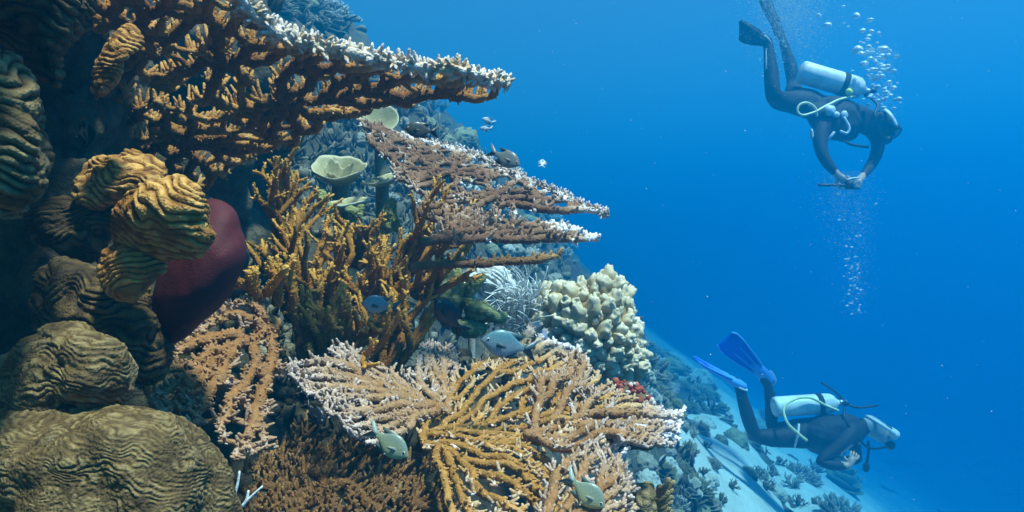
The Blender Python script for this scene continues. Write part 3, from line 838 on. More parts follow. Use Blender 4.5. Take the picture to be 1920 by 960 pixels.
def ridged():
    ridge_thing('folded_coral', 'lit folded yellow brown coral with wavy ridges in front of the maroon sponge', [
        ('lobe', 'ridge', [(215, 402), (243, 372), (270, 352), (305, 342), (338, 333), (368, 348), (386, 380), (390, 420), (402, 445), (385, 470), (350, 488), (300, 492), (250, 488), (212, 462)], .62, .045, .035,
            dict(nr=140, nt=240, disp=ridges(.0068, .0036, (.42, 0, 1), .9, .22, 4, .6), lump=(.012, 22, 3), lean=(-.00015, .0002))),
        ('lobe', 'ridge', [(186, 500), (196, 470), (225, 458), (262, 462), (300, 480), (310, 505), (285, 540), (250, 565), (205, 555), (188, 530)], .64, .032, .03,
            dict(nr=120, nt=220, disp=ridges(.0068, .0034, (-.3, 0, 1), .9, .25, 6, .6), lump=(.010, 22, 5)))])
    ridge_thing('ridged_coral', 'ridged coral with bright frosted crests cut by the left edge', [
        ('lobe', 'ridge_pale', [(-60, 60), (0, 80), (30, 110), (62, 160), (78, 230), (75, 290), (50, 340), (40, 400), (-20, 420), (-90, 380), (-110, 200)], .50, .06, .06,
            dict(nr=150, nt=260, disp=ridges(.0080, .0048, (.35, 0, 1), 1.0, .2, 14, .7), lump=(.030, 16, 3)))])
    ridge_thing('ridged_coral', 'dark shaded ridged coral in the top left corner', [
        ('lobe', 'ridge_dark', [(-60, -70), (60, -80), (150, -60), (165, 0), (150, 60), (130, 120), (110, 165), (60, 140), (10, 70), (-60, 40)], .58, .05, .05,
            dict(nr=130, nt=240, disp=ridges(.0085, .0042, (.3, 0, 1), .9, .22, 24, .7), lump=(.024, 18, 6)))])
    ridge_thing('ridged_coral', 'narrow upright ridged coral finger against the underside of the big table coral', [
        ('lobe', 'ridge', [(188, 110), (215, 60), (245, 45), (268, 70), (262, 90), (235, 100), (222, 140), (205, 175), (178, 190), (170, 160)], .72, .02, .02,
            dict(nr=90, nt=160, disp=ridges(.0066, .003, (.3, 0, 1), .8, .25, 34, .7), lump=(.006, 30, 6)))])
    ridge_thing('ridged_coral', 'brown ridged coral plates under the left side of the big table coral', [
        ('plate', 'ridge', [(150, 320), (185, 292), (230, 284), (280, 298), (306, 322), (296, 352), (255, 372), (200, 380), (140, 372)], .78, .035, .03,
            dict(nr=120, nt=220, disp=ridges(.0075, .004, (.3, 0, 1), 1.1, .25, 44, .7), lump=(.022, 22, 16), lean=(0, -.0004))),
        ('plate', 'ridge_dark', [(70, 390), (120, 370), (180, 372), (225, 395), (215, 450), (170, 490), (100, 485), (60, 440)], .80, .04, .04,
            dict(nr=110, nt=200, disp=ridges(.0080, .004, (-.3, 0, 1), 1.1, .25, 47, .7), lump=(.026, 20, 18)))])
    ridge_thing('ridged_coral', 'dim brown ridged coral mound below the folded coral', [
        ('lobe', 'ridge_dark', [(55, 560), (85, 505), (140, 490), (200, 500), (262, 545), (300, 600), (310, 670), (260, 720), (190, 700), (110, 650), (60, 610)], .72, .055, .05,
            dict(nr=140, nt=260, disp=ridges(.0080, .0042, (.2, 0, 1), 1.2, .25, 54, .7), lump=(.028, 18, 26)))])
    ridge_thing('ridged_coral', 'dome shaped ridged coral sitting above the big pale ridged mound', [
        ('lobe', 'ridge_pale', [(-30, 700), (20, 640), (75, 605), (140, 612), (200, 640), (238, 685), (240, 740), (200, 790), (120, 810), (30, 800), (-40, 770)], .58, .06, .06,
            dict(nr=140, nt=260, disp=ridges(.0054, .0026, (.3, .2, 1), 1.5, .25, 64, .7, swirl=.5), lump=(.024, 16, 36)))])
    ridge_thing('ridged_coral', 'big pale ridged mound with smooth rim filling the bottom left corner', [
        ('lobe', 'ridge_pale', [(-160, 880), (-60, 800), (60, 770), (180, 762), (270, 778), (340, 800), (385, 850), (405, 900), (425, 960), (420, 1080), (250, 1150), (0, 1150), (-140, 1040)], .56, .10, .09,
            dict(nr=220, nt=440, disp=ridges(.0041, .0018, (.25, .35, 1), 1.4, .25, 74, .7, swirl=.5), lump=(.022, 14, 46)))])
    root = thing('barrel_sponge', 'smooth maroon sponge half hidden behind the folded ridged coral', 'sponge')
    def crease(G, n):
        d = np.zeros(G.shape[:2])
        a, b = P(402, 374, .66), P(436, 392, .66)
        p = G.reshape(-1, 3); ab = b - a
        t = np.clip(((p - a) @ ab) / (ab @ ab), 0, 1)
        q = (a + t[:, None] * ab - p)[:, [0, 2]]
        dist = np.linalg.norm(q, axis=1)
        d = (-.006 * np.exp(-(dist / .0022) ** 2)).reshape(d.shape)
        return d, np.zeros(d.shape)
    blob('body', M['maroon'], [(340, 400), (378, 374), (410, 372), (438, 390), (452, 425), (462, 462), (450, 510), (425, 560), (385, 605), (345, 640), (305, 652), (285, 610), (290, 540), (315, 470)], .74, .055, .05, nr=110, nt=200, disp=crease, lump=(.006, 14, 56), parent=root)
    rebase(root)
ridged()
# ================================================================== corals a little further in
def mid_materials():
    M['knob'] = coral_mat('cream_lobe_coral', [(0, (.34, .21, .06)), (.5, (.64, .47, .22)), (1, (.86, .73, .53))], patch=(.30, .32, .09), patch_scale=9, patch_lo=.56, patch_hi=.72, grain=330, grain_d=.001, var=.25)
    M['cup'] = coral_mat('pale_green_cup_coral', [(0, (.22, .20, .10)), (.6, (.38, .35, .19)), (.9, (.56, .53, .37)), (1, (.84, .82, .72))], grain=380, grain_d=.001, var=.3)
    M['green'] = coral_mat('olive_green_growth', [(0, (.14, .15, .04)), (.5, (.30, .31, .11)), (1, (.50, .50, .26))], patch=(.62, .62, .48), patch_scale=30, patch_lo=.62, patch_hi=.74, grain=300, grain_d=.002, var=.4)
    M['pale'] = coral_mat('pale_grey_coral', [(0, (.34, .32, .28)), (.6, (.58, .56, .52)), (1, (.80, .79, .76))], grain=300, grain_d=.0014, var=.35)
    M['strand'] = coral_mat('white_soft_coral', [(0, (.42, .44, .42)), (1, (.85, .86, .84))], grain=400, grain_d=.0004, var=.2)
    M['red'] = coral_mat('red_encrusting_sponge', [(0, (.30, .030, .020)), (.55, (.40, .09, .05)), (.8, (.60, .35, .22)), (1, (.78, .74, .70))], grain=300, grain_d=.001, var=.35)
    M['leather'] = coral_mat('brown_leather_coral', [(0, (.14, .09, .035)), (1, (.34, .25, .12))], grain=420, grain_d=.0014, var=.4)
mid_materials()

def lump_data(name, seed, nr=14, nt=16, elong=1.25, lump=.22, freq=1.6):
    """Unit-sized lumpy knob standing on z = 0."""
    ph = np.linspace(.05, math.pi - .05, nr); th = np.linspace(0, 2 * math.pi, nt, endpoint=False)
    PH, TH = np.meshgrid(ph, th, indexing='ij')
    G = np.stack([np.sin(PH) * np.cos(TH), np.sin(PH) * np.sin(TH), np.cos(PH) * elong], -1)
    r = 1 + lump * fbm(G.reshape(-1, 3) * freq + seed * 7.7, 3, seed).reshape(PH.shape)
    G = G * r[..., None]
    A = np.clip(.5 + .5 * np.cos(PH) + .15 * fbm(G.reshape(-1, 3) * 2, 2, seed + 4).reshape(PH.shape), 0, 1)
    mb = MB(); mb.grid(G, A, wrap=True)
    for k, rev in ((0, True), (nr - 1, False)):
        ring = np.arange(nt) + k * nt
        mb.v.append(G[k].mean(0)[None]); mb.a.append(np.array([A[k].mean()])); pi_ = mb.n; mb.n += 1
        t = np.stack([ring, np.roll(ring, -1), np.full(nt, pi_)], -1)
        mb.t.append(t if rev else t[:, ::-1])
    return mb

def mesh_of(mb, name, mat):
    o = mb.build(name, mat); me = o.data
    bpy.data.objects.remove(o)
    return me

def place(name, me, loc, axis_z, scale, parent=None, spin=0.0):
    o = bpy.data.objects.new(name, me); COL.objects.link(o)
    q = Vector(axis_z).to_track_quat('Z', 'Y') @ Quaternion((0, 0, 1), spin)
    o.rotation_mode = 'QUATERNION'; o.rotation_quaternion = q
    o.location = loc; o.scale = scale if hasattr(scale, '__len__') else (scale,) * 3
    if parent is not None: o.parent = parent
    return o

def knobby():
    rng = np.random.default_rng(41)
    Y0 = 1.92
    loc = P(1100, 700, Y0)
    root = thing('lobe_coral', 'cream coloured lobe coral of many rounded knobs right of centre', 'coral', loc=tuple(loc))
    poly = [(1003, 600), (1018, 560), (1040, 540), (1080, 545), (1105, 540), (1140, 520), (1168, 545), (1180, 590), (1195, 640), (1203, 690), (1150, 715), (1080, 700), (1020, 660)]
    b = blob('core', M['knob'], poly, Y0, .12, .14, nr=50, nt=80, lump=(.02, 12, 3), parent=root)
    b.location = -Vector(loc)
    shapes = [mesh_of(lump_data('knob', 60 + k, 18, 20, 1.15 + .1 * k, .55, 1.5), 'knob', M['knob']) for k in range(6)]
    bb = smoothclosed(poly, 200); c = bb.mean(0)
    pts = []
    for _ in range(5000):
        ph = math.acos(rng.uniform(-.45, 1)); i = rng.integers(200)
        r = math.sin(ph); p = c + r * (bb[i] - c)
        dy = -math.cos(ph) * .12
        q = P(p[0], p[1], Y0 + dy)
        if all(np.linalg.norm(q - w[0]) > .0225 * w[2] for w in pts):
            nn = P(bb[i][0], bb[i][1], Y0) - P(c[0], c[1], Y0)
            nn = nrm(nrm(nn) * math.sin(ph) + np.array([0, -math.cos(ph), 0]) + np.array([0, 0, .75]))
            pts.append((q, nn, rng.uniform(.65, 1.5)))
    for q, nn, s in pts:
        sz = .0160 * s
        place('knob', shapes[rng.integers(6)], Vector(q - loc) - Vector(nn) * sz * .1, nn + rng.normal(0, .18, 3), (sz * rng.uniform(.85, 1.1), sz * rng.uniform(.85, 1.1), sz * rng.uniform(.95, 1.35)), root, rng.uniform(0, 6))
knobby()

def whorl_mb(r, depth, wave=.12, nw=4, thick=.006, seed=1, nt=64, nr=14, flare=1.6, arc=2 * math.pi, ridge=.0):
    """A thin flaring cup or plate with a wavy rim, standing on z = 0."""
    th = np.linspace(0, arc, nt, endpoint=arc < 6.2)
    t = np.linspace(.06, 1, nr)
    T, TH = np.meshgrid(t, th, indexing='ij')
    w = fbm(np.stack([np.cos(TH) * nw * .4, np.sin(TH) * nw * .4, np.full(TH.shape, seed * 3.3)], -1).reshape(-1, 3), 2, seed).reshape(TH.shape)
    RAD = r * T * (1 + wave * .6 * w * T); Z = depth * T ** flare * (1 + wave * 1.6 * w * T)
    if ridge: RAD = RAD + ridge * np.sin(T * 60)[...]
    top = np.stack([RAD * np.cos(TH), RAD * np.sin(TH), Z + thick * .5], -1)
    bot = np.stack([RAD * np.cos(TH) * .985, RAD * np.sin(TH) * .985, Z - thick * .8], -1)
    ring = np.stack([RAD[-1] * 1.012 * np.cos(TH[-1]), RAD[-1] * 1.012 * np.sin(TH[-1]), Z[-1]], -1)[None]
    G = np.concatenate([top, ring, bot[::-1]])
    A = np.concatenate([.3 + .5 * T ** 3, np.ones((1, nt)), (.15 + .75 * T ** 9)[::-1]])
    mb = MB(); mb.grid(G[::-1], A[::-1], wrap=arc > 6.2)
    return mb

def cup(name, label, px, py, Y, r_px, depth, axis_v, seed, mat='cup', inner=True, stem=.1, group=None, cat='coral'):
    loc = P(px, py, Y); r = PX(r_px, Y)
    root = thing(name, label, cat, group, loc=tuple(loc))
    ax = nrm(np.array(axis_v, float))
    me = mesh_of(whorl_mb(r, depth, .16, 4, .0042, seed), 'plate', M[mat])
    place('plate', me, -ax * depth, ax, 1, root)
    if inner:
        me2 = mesh_of(whorl_mb(r * .5, depth * .75, .3, 5, .004, seed + 1), 'inner_plate', M[mat])
        place('inner_plate', me2, -ax * depth * .93 + np.array([-r * .1, -r * .22, 0]), nrm(ax + np.array([.15, 0, 0])), 1, root)
    if stem:
        mb = MB(); pts = curve([-ax * depth * .9, -ax * depth * 1.4 + np.array([0, 0, -stem * .4]), -ax * depth + np.array([0, .01, -stem])], 9)
        mb.tubes(pts[None], np.linspace(r * .35, r * .25, 9)[None], 12, np.full((1, 9), .1), .05)
        mb.build('stem', M[mat], root)
    return root

def mid_corals():
    rng = np.random.default_rng(43)
    cup('cup_coral', 'pale green cup coral with a small cup inside it', 636, 312, 1.78, 50, .055, (.05, -.62, 1), 3, stem=.40)
    cup('cup_coral', 'small pale plate coral just right of the green cup coral', 715, 335, 1.74, 34, .02, (-.15, -.32, 1), 7, inner=True, stem=.36)
    cup('plate_coral', 'pale upright plate coral behind the tip of the dark fish', 712, 222, 2.05, 36, .03, (.1, -.9, .6), 9, inner=False, stem=.36)
    cup('plate_coral', 'white edged plate coral low beneath the cup corals', 650, 378, 1.66, 46, .025, (-.1, -.25, 1), 11, inner=False, stem=.36)
    cup('plate_coral', 'pale chip of plate coral seen through the lattice table coral', 782, 291, 1.98, 18, .012, (.1, -.8, .7), 13, inner=False, stem=.36, mat='pale')
    cup('plate_coral', 'tiny pale plate coral low behind the lattice table coral', 776, 318, 1.96, 13, .010, (.1, -.7, .7), 14, inner=False, stem=.36, mat='pale')
    cup('plate_coral', 'white shell shaped plate coral beside the pale mound', 885, 522, 1.72, 24, .014, (.1, -.5, 1), 17, inner=False, stem=.3, mat='pale')
    # green growths
    def lobes(label, items, Y, mat='green', name='sponge', cat='sponge', T=.012):
        root = thing(name, label, cat)
        for k, poly in enumerate(items):
            pw = (max(p[0] for p in poly) - min(p[0] for p in poly)) * Y / F
            blob('lobe', M[mat], poly, Y, pw * .42, pw * .4, nr=40, nt=56, lump=(pw * .16, 2.2 / pw, k + int(Y * 100)), parent=root, disp=lumps(pw * .16, pw * .05, k))
        rebase(root)
    lobes('small pale green lumpy growth under the cup coral', [[(592, 362), (600, 355), (612, 360), (618, 380), (616, 390), (600, 388)], [(606, 385), (618, 376), (626, 392), (616, 402), (606, 398)]], 1.58)
    lobes('ragged pale green growth left of the tall green lobe', [[(648, 392), (660, 386), (672, 394), (668, 412), (655, 408)], [(668, 388), (682, 385), (680, 404), (676, 418), (668, 405)]], 1.56)
    lobes('tall pale green lobe standing in the middle of the orange bush', [[(716, 400), (724, 378), (738, 374), (744, 398), (746, 420), (732, 436), (718, 430)], [(735, 425), (748, 414), (752, 424), (744, 436)]], 1.50)
    lobes('pale green growth with a dark hole above the olive clump', [[(776, 478), (786, 462), (806, 462), (812, 476), (802, 495), (790, 512), (780, 500)]], 1.42)
    lobes('olive green mossy clump with an arm pointing right in the centre', [[(815, 540), (826, 505), (850, 498), (868, 510), (872, 545), (866, 580), (845, 600), (822, 590), (812, 565)],
        [(862, 560), (885, 560), (920, 575), (948, 590), (940, 606), (905, 604), (872, 596)], [(866, 545), (880, 525), (902, 512), (912, 522), (890, 552), (872, 562)], [(850, 600), (885, 596), (915, 610), (905, 632), (868, 636), (846, 622)]], 1.45)
    # pale mound and tangle of strands
    root = thing('mound_coral', 'pale lavender grey coral mound left of the white tangle', 'coral')
    blob('mound', M['pale'], [(862, 520), (885, 496), (925, 494), (955, 515), (968, 550), (955, 590), (910, 600), (870, 575)], 2.02, .07, .08, nr=90, nt=150, disp=ridges(.016, .008, (.6, 0, 1), 1.0, .25, 84, .7), lump=(.02, 16, 4), parent=root)
    rebase(root)
    root = thing('soft_coral', 'tangle of thin white soft coral strands between mound and lobe coral', 'coral')
    for k in range(9):
        mb = MB(); C, RR, AA = [], [], []
        for j in range(20):
            bx, by = rng.uniform(935, 1000), rng.uniform(560, 625); Yb = rng.uniform(1.86, 2.02)
            a = rng.uniform(.2, 1.9); L = rng.uniform(28, 75)
            cv = rng.uniform(-.9, 1.6)
            pts = []
            for t in np.linspace(0, 1, 6):
                pts.append(P(bx + L * t * math.cos(a + cv * t), by - L * t * math.sin(a + cv * t), Yb - .08 * t * rng.uniform(.6, 1.2)))
            C.append(curve(pts, 12)); RR.append(np.linspace(.0021, .0011, 12)); AA.append(np.linspace(.1, 1, 12))
        add_chains(mb, C, RR, AA, 5, .05)
        mb.build('strand_cluster', M['strand'], root)
    rebase(root)
    # red and white crust right of the ochre table
    root = thing('encrusting_sponge', 'red and white speckled crust at the right rim of the ochre table coral', 'sponge')
    blob('crust', M['leather'], [(1108, 745), (1140, 715), (1180, 720), (1212, 745), (1232, 790), (1210, 830), (1160, 840), (1115, 800)], 1.27, .05, .08, nr=50, nt=80, lump=(.03, 20, 5), parent=root)
    me = [lump_data('nodule', 90 + k, 7, 8, 1.0, .4, 1.5) for k in range(4)]
    mb = MB()
    for j in range(330):
        px, py = rng.uniform(1105, 1235), rng.uniform(712, 835)
        if abs(px - 1170) / 62 + abs(py - 775) / 62 > 1.25: continue
        w = me[rng.integers(4)]; s = rng.uniform(.0022, .0068)
        G = np.concatenate(w.v) * s + P(px, py, 1.23 - .03 + .05 * (((px - 1170) / 62) ** 2 + ((py - 775) / 62) ** 2) + rng.uniform(-.012, .008))
        a = rng.choice([0, .1, .3, .6, .95, 1.0])
        mb.add(G, w.q[0], np.concatenate(w.t), a)
    tag(mb.build('nodule', M['red'], root), kind='stuff')
    rebase(root)
    # leather coral with tentacles
    root = thing('leather_coral', 'brown leather coral with pale finger tentacles at the bottom right of the ochre table', 'coral')
    blob('body', M['leather'], [(1178, 930), (1195, 905), (1222, 908), (1236, 935), (1240, 975), (1225, 1010), (1185, 1010), (1172, 970)], 1.05, .04, .05, nr=70, nt=110, lump=(.012, 30, 6), disp=lumps(.012, .004, 3), parent=root)
    for k in range(9):
        mb = MB(); a = P(1232 + rng.uniform(-8, 4), 915 + k * 7, 1.04)
        b_ = P(1262 + rng.uniform(-8, 6), 898 + k * 8.5 + rng.uniform(-4, 4), 1.02)
        mid = (a + b_) / 2 + np.array([0, -.004, -.005])
        mb.tubes(curve([a, mid, b_], 9)[None], np.linspace(.0058, .0036, 9)[None], 8, np.linspace(.4, 1, 9)[None], .06)
        mb.build('tentacle', M['leather'], root)
    rebase(root)
    # sea whips
    root = thing('sea_whip', 'thin white forked whip standing at the bottom beside the ridged mound', 'coral')
    for pts in ([(436, 975), (440, 930), (446, 905), (449, 884)], [(434, 972), (455, 948), (472, 930), (492, 912)], [(455, 948), (462, 938), (466, 920)]):
        mb = MB(); c = curve([P(x, y, .74) for x, y in pts], 14)
        mb.tubes(c[None], np.linspace(.0022, .0012, 14)[None], 6, np.linspace(.6, 1, 14)[None], .05)
        mb.build('branch', M['strand'], root)
    rebase(root)
mid_corals()
# ================================================================== corals on the far slope
def ray_reef(px, py, y0=2.0, y1=14.0, n=240):
    Y = np.linspace(y0, y1, n)
    x = (px - 960) / F * Y; z = (480 - py) / F * Y
    g = np.maximum(reef_z(x, Y), sand_z(x, Y) if py > 600 else -99)
    h = np.where(z < g)[0]
    if len(h) == 0: return None
    i = h[0]
    return np.array([x[i], Y[i], g[i]]), bool(sand_z(x[i:i+1], Y[i:i+1])[0] > reef_z(x[i:i+1], Y[i:i+1])[0])

def far_corals():
    rng = np.random.default_rng(51)
    M['far_tan'] = coral_mat('far_tan_coral', [(0, (.10, .075, .045)), (.5, (.24, .19, .12)), (1, (.52, .47, .38))], grain=90, grain_d=.004)
    M['far_pale'] = coral_mat('far_pale_coral', [(0, (.26, .24, .18)), (.5, (.48, .45, .36)), (1, (.78, .76, .68))], grain=90, grain_d=.004)
    M['far_olive'] = coral_mat('far_olive_coral', [(0, (.08, .085, .03)), (.5, (.20, .19, .09)), (1, (.40, .38, .22))], grain=90, grain_d=.004)
    protos = []
    def bush(seed, mat):
        r = np.random.default_rng(seed); mb = MB()
        dirs = [(math.cos(a) * .8, math.sin(a) * .8, r.uniform(.5, 1.3)) for a in r.uniform(0, 6.28, 9)]
        staghorn(mb, (0, 0, -.05), dirs, r, length=.34, rad=.085, depth=2, spread=.55, shrink=.75, nub=0, upb=.25, sides=6)
        return mesh_of(mb, 'branching_coral', M[mat])
    def plates(seed, mat):
        r = np.random.default_rng(seed); mb = MB()
        for k in range(4):
            w = whorl_mb(.95 - .16 * k, .30 + .1 * k, .35, 5, .05, seed + k, 40, 9)
            mb.add(np.concatenate(w.v) * np.array([1, 1, 1]) + np.array([r.uniform(-.15, .15), r.uniform(-.15, .15), .16 * k - .1]), w.q[0], None, np.concatenate(w.a))
        return mesh_of(mb, 'plate_coral', M[mat])
    def mound(seed, mat):
        mb = lump_data('m', seed, 44, 60, .85, .38, 1.5)
        V = np.concatenate(mb.v); n = nrm(V)
        V = V + n * (np.abs(fbm(V * 4.5, 2, seed)) ** .6 * .20 + .05 * fbm(V * 13, 2, seed + 2))[:, None]
        mb.v = [V]
        return mesh_of(mb, 'mound_coral', M[mat])
    def tuft(seed, mat):
        r = np.random.default_rng(seed); mb = MB()
        n = 170; a = r.uniform(0, 6.28, n); q = np.sqrt(r.uniform(0, 1, n)) * .8
        Pt = np.stack([np.cos(a) * q, np.sin(a) * q, .25 * (1 - q ** 2) - .1], -1)
        D = nrm(np.stack([np.cos(a) * q, np.sin(a) * q, np.full(n, .8)], -1) + r.normal(0, .25, (n, 3)))
        add_nubs(mb, Pt, D, r.uniform(.3, .75, n), r.uniform(.05, .09, n), .1, 1.0, 5, rings=4)
        return mesh_of(mb, 'tufted_coral', M[mat])
    for k, m in enumerate(('far_tan', 'far_pale', 'far_olive')):
        cn = ('dull brown', 'pale', 'dark olive')[k]
        protos.append((bush(100 + k, m), 'branching_coral', cn + ' branching coral'))
        protos.append((plates(110 + k, m), 'plate_coral', cn + ' layered plate coral'))
        protos.append((mound(120 + k, m), 'mound_coral', cn + ' rounded coral head'))
        protos.append((tuft(130 + k, m), 'tufted_coral', cn + ' tufted coral clump'))
    # (region in the photograph, how many, size range in pixels)
    regs = [([(1195, 640), (1330, 690), (1440, 740), (1430, 880), (1330, 820), (1230, 800), (1195, 760)], 60, (16, 46), "on the hazy slope left of the lower diver's fins"),
            ([(1190, 860), (1290, 880), (1420, 870), (1560, 900), (1640, 960), (1200, 970)], 20, (22, 62), "by the sand at the bottom below the lower diver"),
            ([(700, 60), (800, 170), (900, 220), (1000, 330), (1150, 480), (1000, 520), (860, 380), (760, 260)], 60, (14, 42), "on the faded reef beyond the lattice table coral"),
            ([(470, -40), (700, -40), (730, 60), (600, 60), (520, 30)], 22, (22, 55), "on the blue reef above the big table coral"),
            ([(520, 190), (700, 190), (760, 330), (860, 470), (700, 470), (560, 380)], 22, (18, 36), "in the gap around the cup corals"),
            ([(860, 430), (1000, 460), (1200, 600), (1000, 640), (880, 520)], 26, (14, 34), "on the hazy reef behind the lobe coral"),
            ([(1560, 850), (1750, 900), (1800, 960), (1600, 960)], 8, (16, 34), "on the sea floor right of the lower diver")]
    regs.append(([(1205, 690), (1260, 730), (1330, 830), (1370, 960), (1310, 970), (1230, 850)], 14, (16, 44), 'along the sand edge beside the ochre table coral'))
    regs.append(([(1400, 850), (1580, 880), (1600, 965), (1400, 965)], 9, (24, 60), 'on the sand edge under the lower diver'))
    placed = []
    for poly, cnt, (s0, s1), where in regs:
        poly = np.array(poly, float); lo, hi = poly.min(0), poly.max(0); k = 0; tries = 0
        while k < cnt and tries < cnt * 12:
            tries += 1
            q = rng.uniform(lo, hi)
            if not inpoly(q[None], poly)[0]: continue
            h = ray_reef(q[0], q[1])
            if h is None: continue
            p, sandy = h
            if sandy and 'edge' not in where and rng.random() < .9: continue
            s = PX(rng.uniform(s0, s1), p[1]) * .62
            if any(np.linalg.norm(p - w) < (s + ws) * .75 for w, ws in placed): continue
            placed.append((p, s))
            me, nm, lab = protos[rng.integers(len(protos))]
            o = place(nm, me, p - np.array([0, 0, s * .1]), nrm(np.array([.35, -.25, 1]) + rng.normal(0, .15, 3)), s * rng.uniform(.85, 1.2), None, rng.uniform(0, 6))
            tag(o, lab + ' ' + where, 'coral', 'faded corals on the far reef slope')
            k += 1
far_corals()

def reef_clutter():
    """Turf, nodules and tiny branch tufts that roughen the rock: far too many to count."""
    rng = np.random.default_rng(57)
    n = 3600
    px = np.concatenate([rng.uniform(440, 1260, n // 2), rng.uniform(1150, 1900, n // 4), rng.uniform(420, 900, n - n // 2 - n // 4)])
    py = np.concatenate([rng.uniform(150, 720, n // 2), rng.uniform(600, 970, n // 4), rng.uniform(-40, 480, n - n // 2 - n // 4)])
    Y = 1.25 * (11 / 1.25) ** np.linspace(0, 1, 110)
    X = (px[:, None] - 960) / F * Y; Z = (480 - py[:, None]) / F * Y; YY = np.repeat(Y[None], n, 0)
    S = slope_z(X, YY)
    hit = Z < S + .1
    ok = hit.any(1); i = np.maximum(hit.argmax(1), 0)
    k = np.arange(n)
    x = X[k, i] + rng.normal(0, .03, n) * Y[i]; y = Y[i] + rng.normal(0, .03, n) * Y[i]; z = reef_z(x, y)
    ok &= z > sand_z(x, y) + .01
    x, y, z = x[ok], y[ok], z[ok]; m = len(x)
    size = (.004 + .0062 * y) * rng.uniform(.5, 1.7, m)
    w = [lump_data('n', 300 + q, 5, 6, .8, .6, 1.6) for q in range(5)]
    mb = MB(); half = rng.random(m) < .55
    for j in np.where(half)[0]:
        g = w[rng.integers(5)]
        V = np.concatenate(g.v) * size[j] * rng.uniform(.6, 1.5, 3)
        a = rng.uniform(0, 6.28); V = V @ np.array([[math.cos(a), -math.sin(a), 0], [math.sin(a), math.cos(a), 0], [0, 0, 1]])
        mb.add(V + np.array([x[j], y[j], z[j]]), g.q[0], np.concatenate(g.t), rng.uniform(0, 1))
    j = np.repeat(np.where(~half)[0], 5); q = len(j)
    D = nrm(rng.normal(0, .6, (q, 3)) + np.array([.25, -.35, 1.0]))
    add_nubs(mb, np.stack([x[j], y[j], z[j]], -1) + rng.normal(0, .5, (q, 3)) * size[j][:, None], D, size[j] * rng.uniform(1.2, 3.0, q), size[j] * rng.uniform(.18, .34, q), rng.uniform(0, .4, q), rng.uniform(.4, 1, q), 4, rings=3)
    M['clutter'] = coral_mat('reef_turf', [(0, (.035, .022, .010)), (.35, (.085, .06, .03)), (.7, (.19, .155, .09)), (1, (.34, .29, .20))], patch=(.26, .07, .05), patch_scale=5, patch_lo=.62, patch_hi=.7, grain=160, grain_d=.003)
    tag(mb.build('reef_turf', M['clutter']), 'turf nodules and small tufts covering the reef rock', 'turf', kind='stuff')
reef_clutter()
# ================================================================== fish
def fish_mat(name, back, belly, rough=.35):
    m, nt, N, L, b = new_mat(name)
    tc = N.new('ShaderNodeTexCoord'); tc.name = 'geo_co'
    sp = N.new('ShaderNodeSeparateXYZ'); L.new(tc.outputs['Object'], sp.inputs[0])
    mr = N.new('ShaderNodeMapRange'); mr.inputs[1].default_value = -.20; mr.inputs[2].default_value = .20
    L.new(sp.outputs[2], mr.inputs[0])
    c = ramp_node(nt, [(0.1, belly), (.85, back)], mr.outputs[0]).outputs[0]
    vo = N.new('ShaderNodeTexVoronoi'); vo.inputs['Scale'].default_value = 34
    mp = N.new('ShaderNodeMapping'); mp.inputs['Scale'].default_value = (1.2, .3, 1.0)
    L.new(tc.outputs['Object'], mp.inputs[0]); L.new(mp.outputs[0], vo.inputs['Vector'])
    sc = ramp_node(nt, [(.0, (1.15, 1.15, 1.15)), (.7, (.78, .78, .78))], vo.outputs['Distance']).outputs[0]
    c = mix_node(nt, 1.0, c, sc, 'MULTIPLY')
    L.new(c, b.inputs['Base Color']); b.inputs['Roughness'].default_value = rough; b.inputs['Specular IOR Level'].default_value = .5
    return m

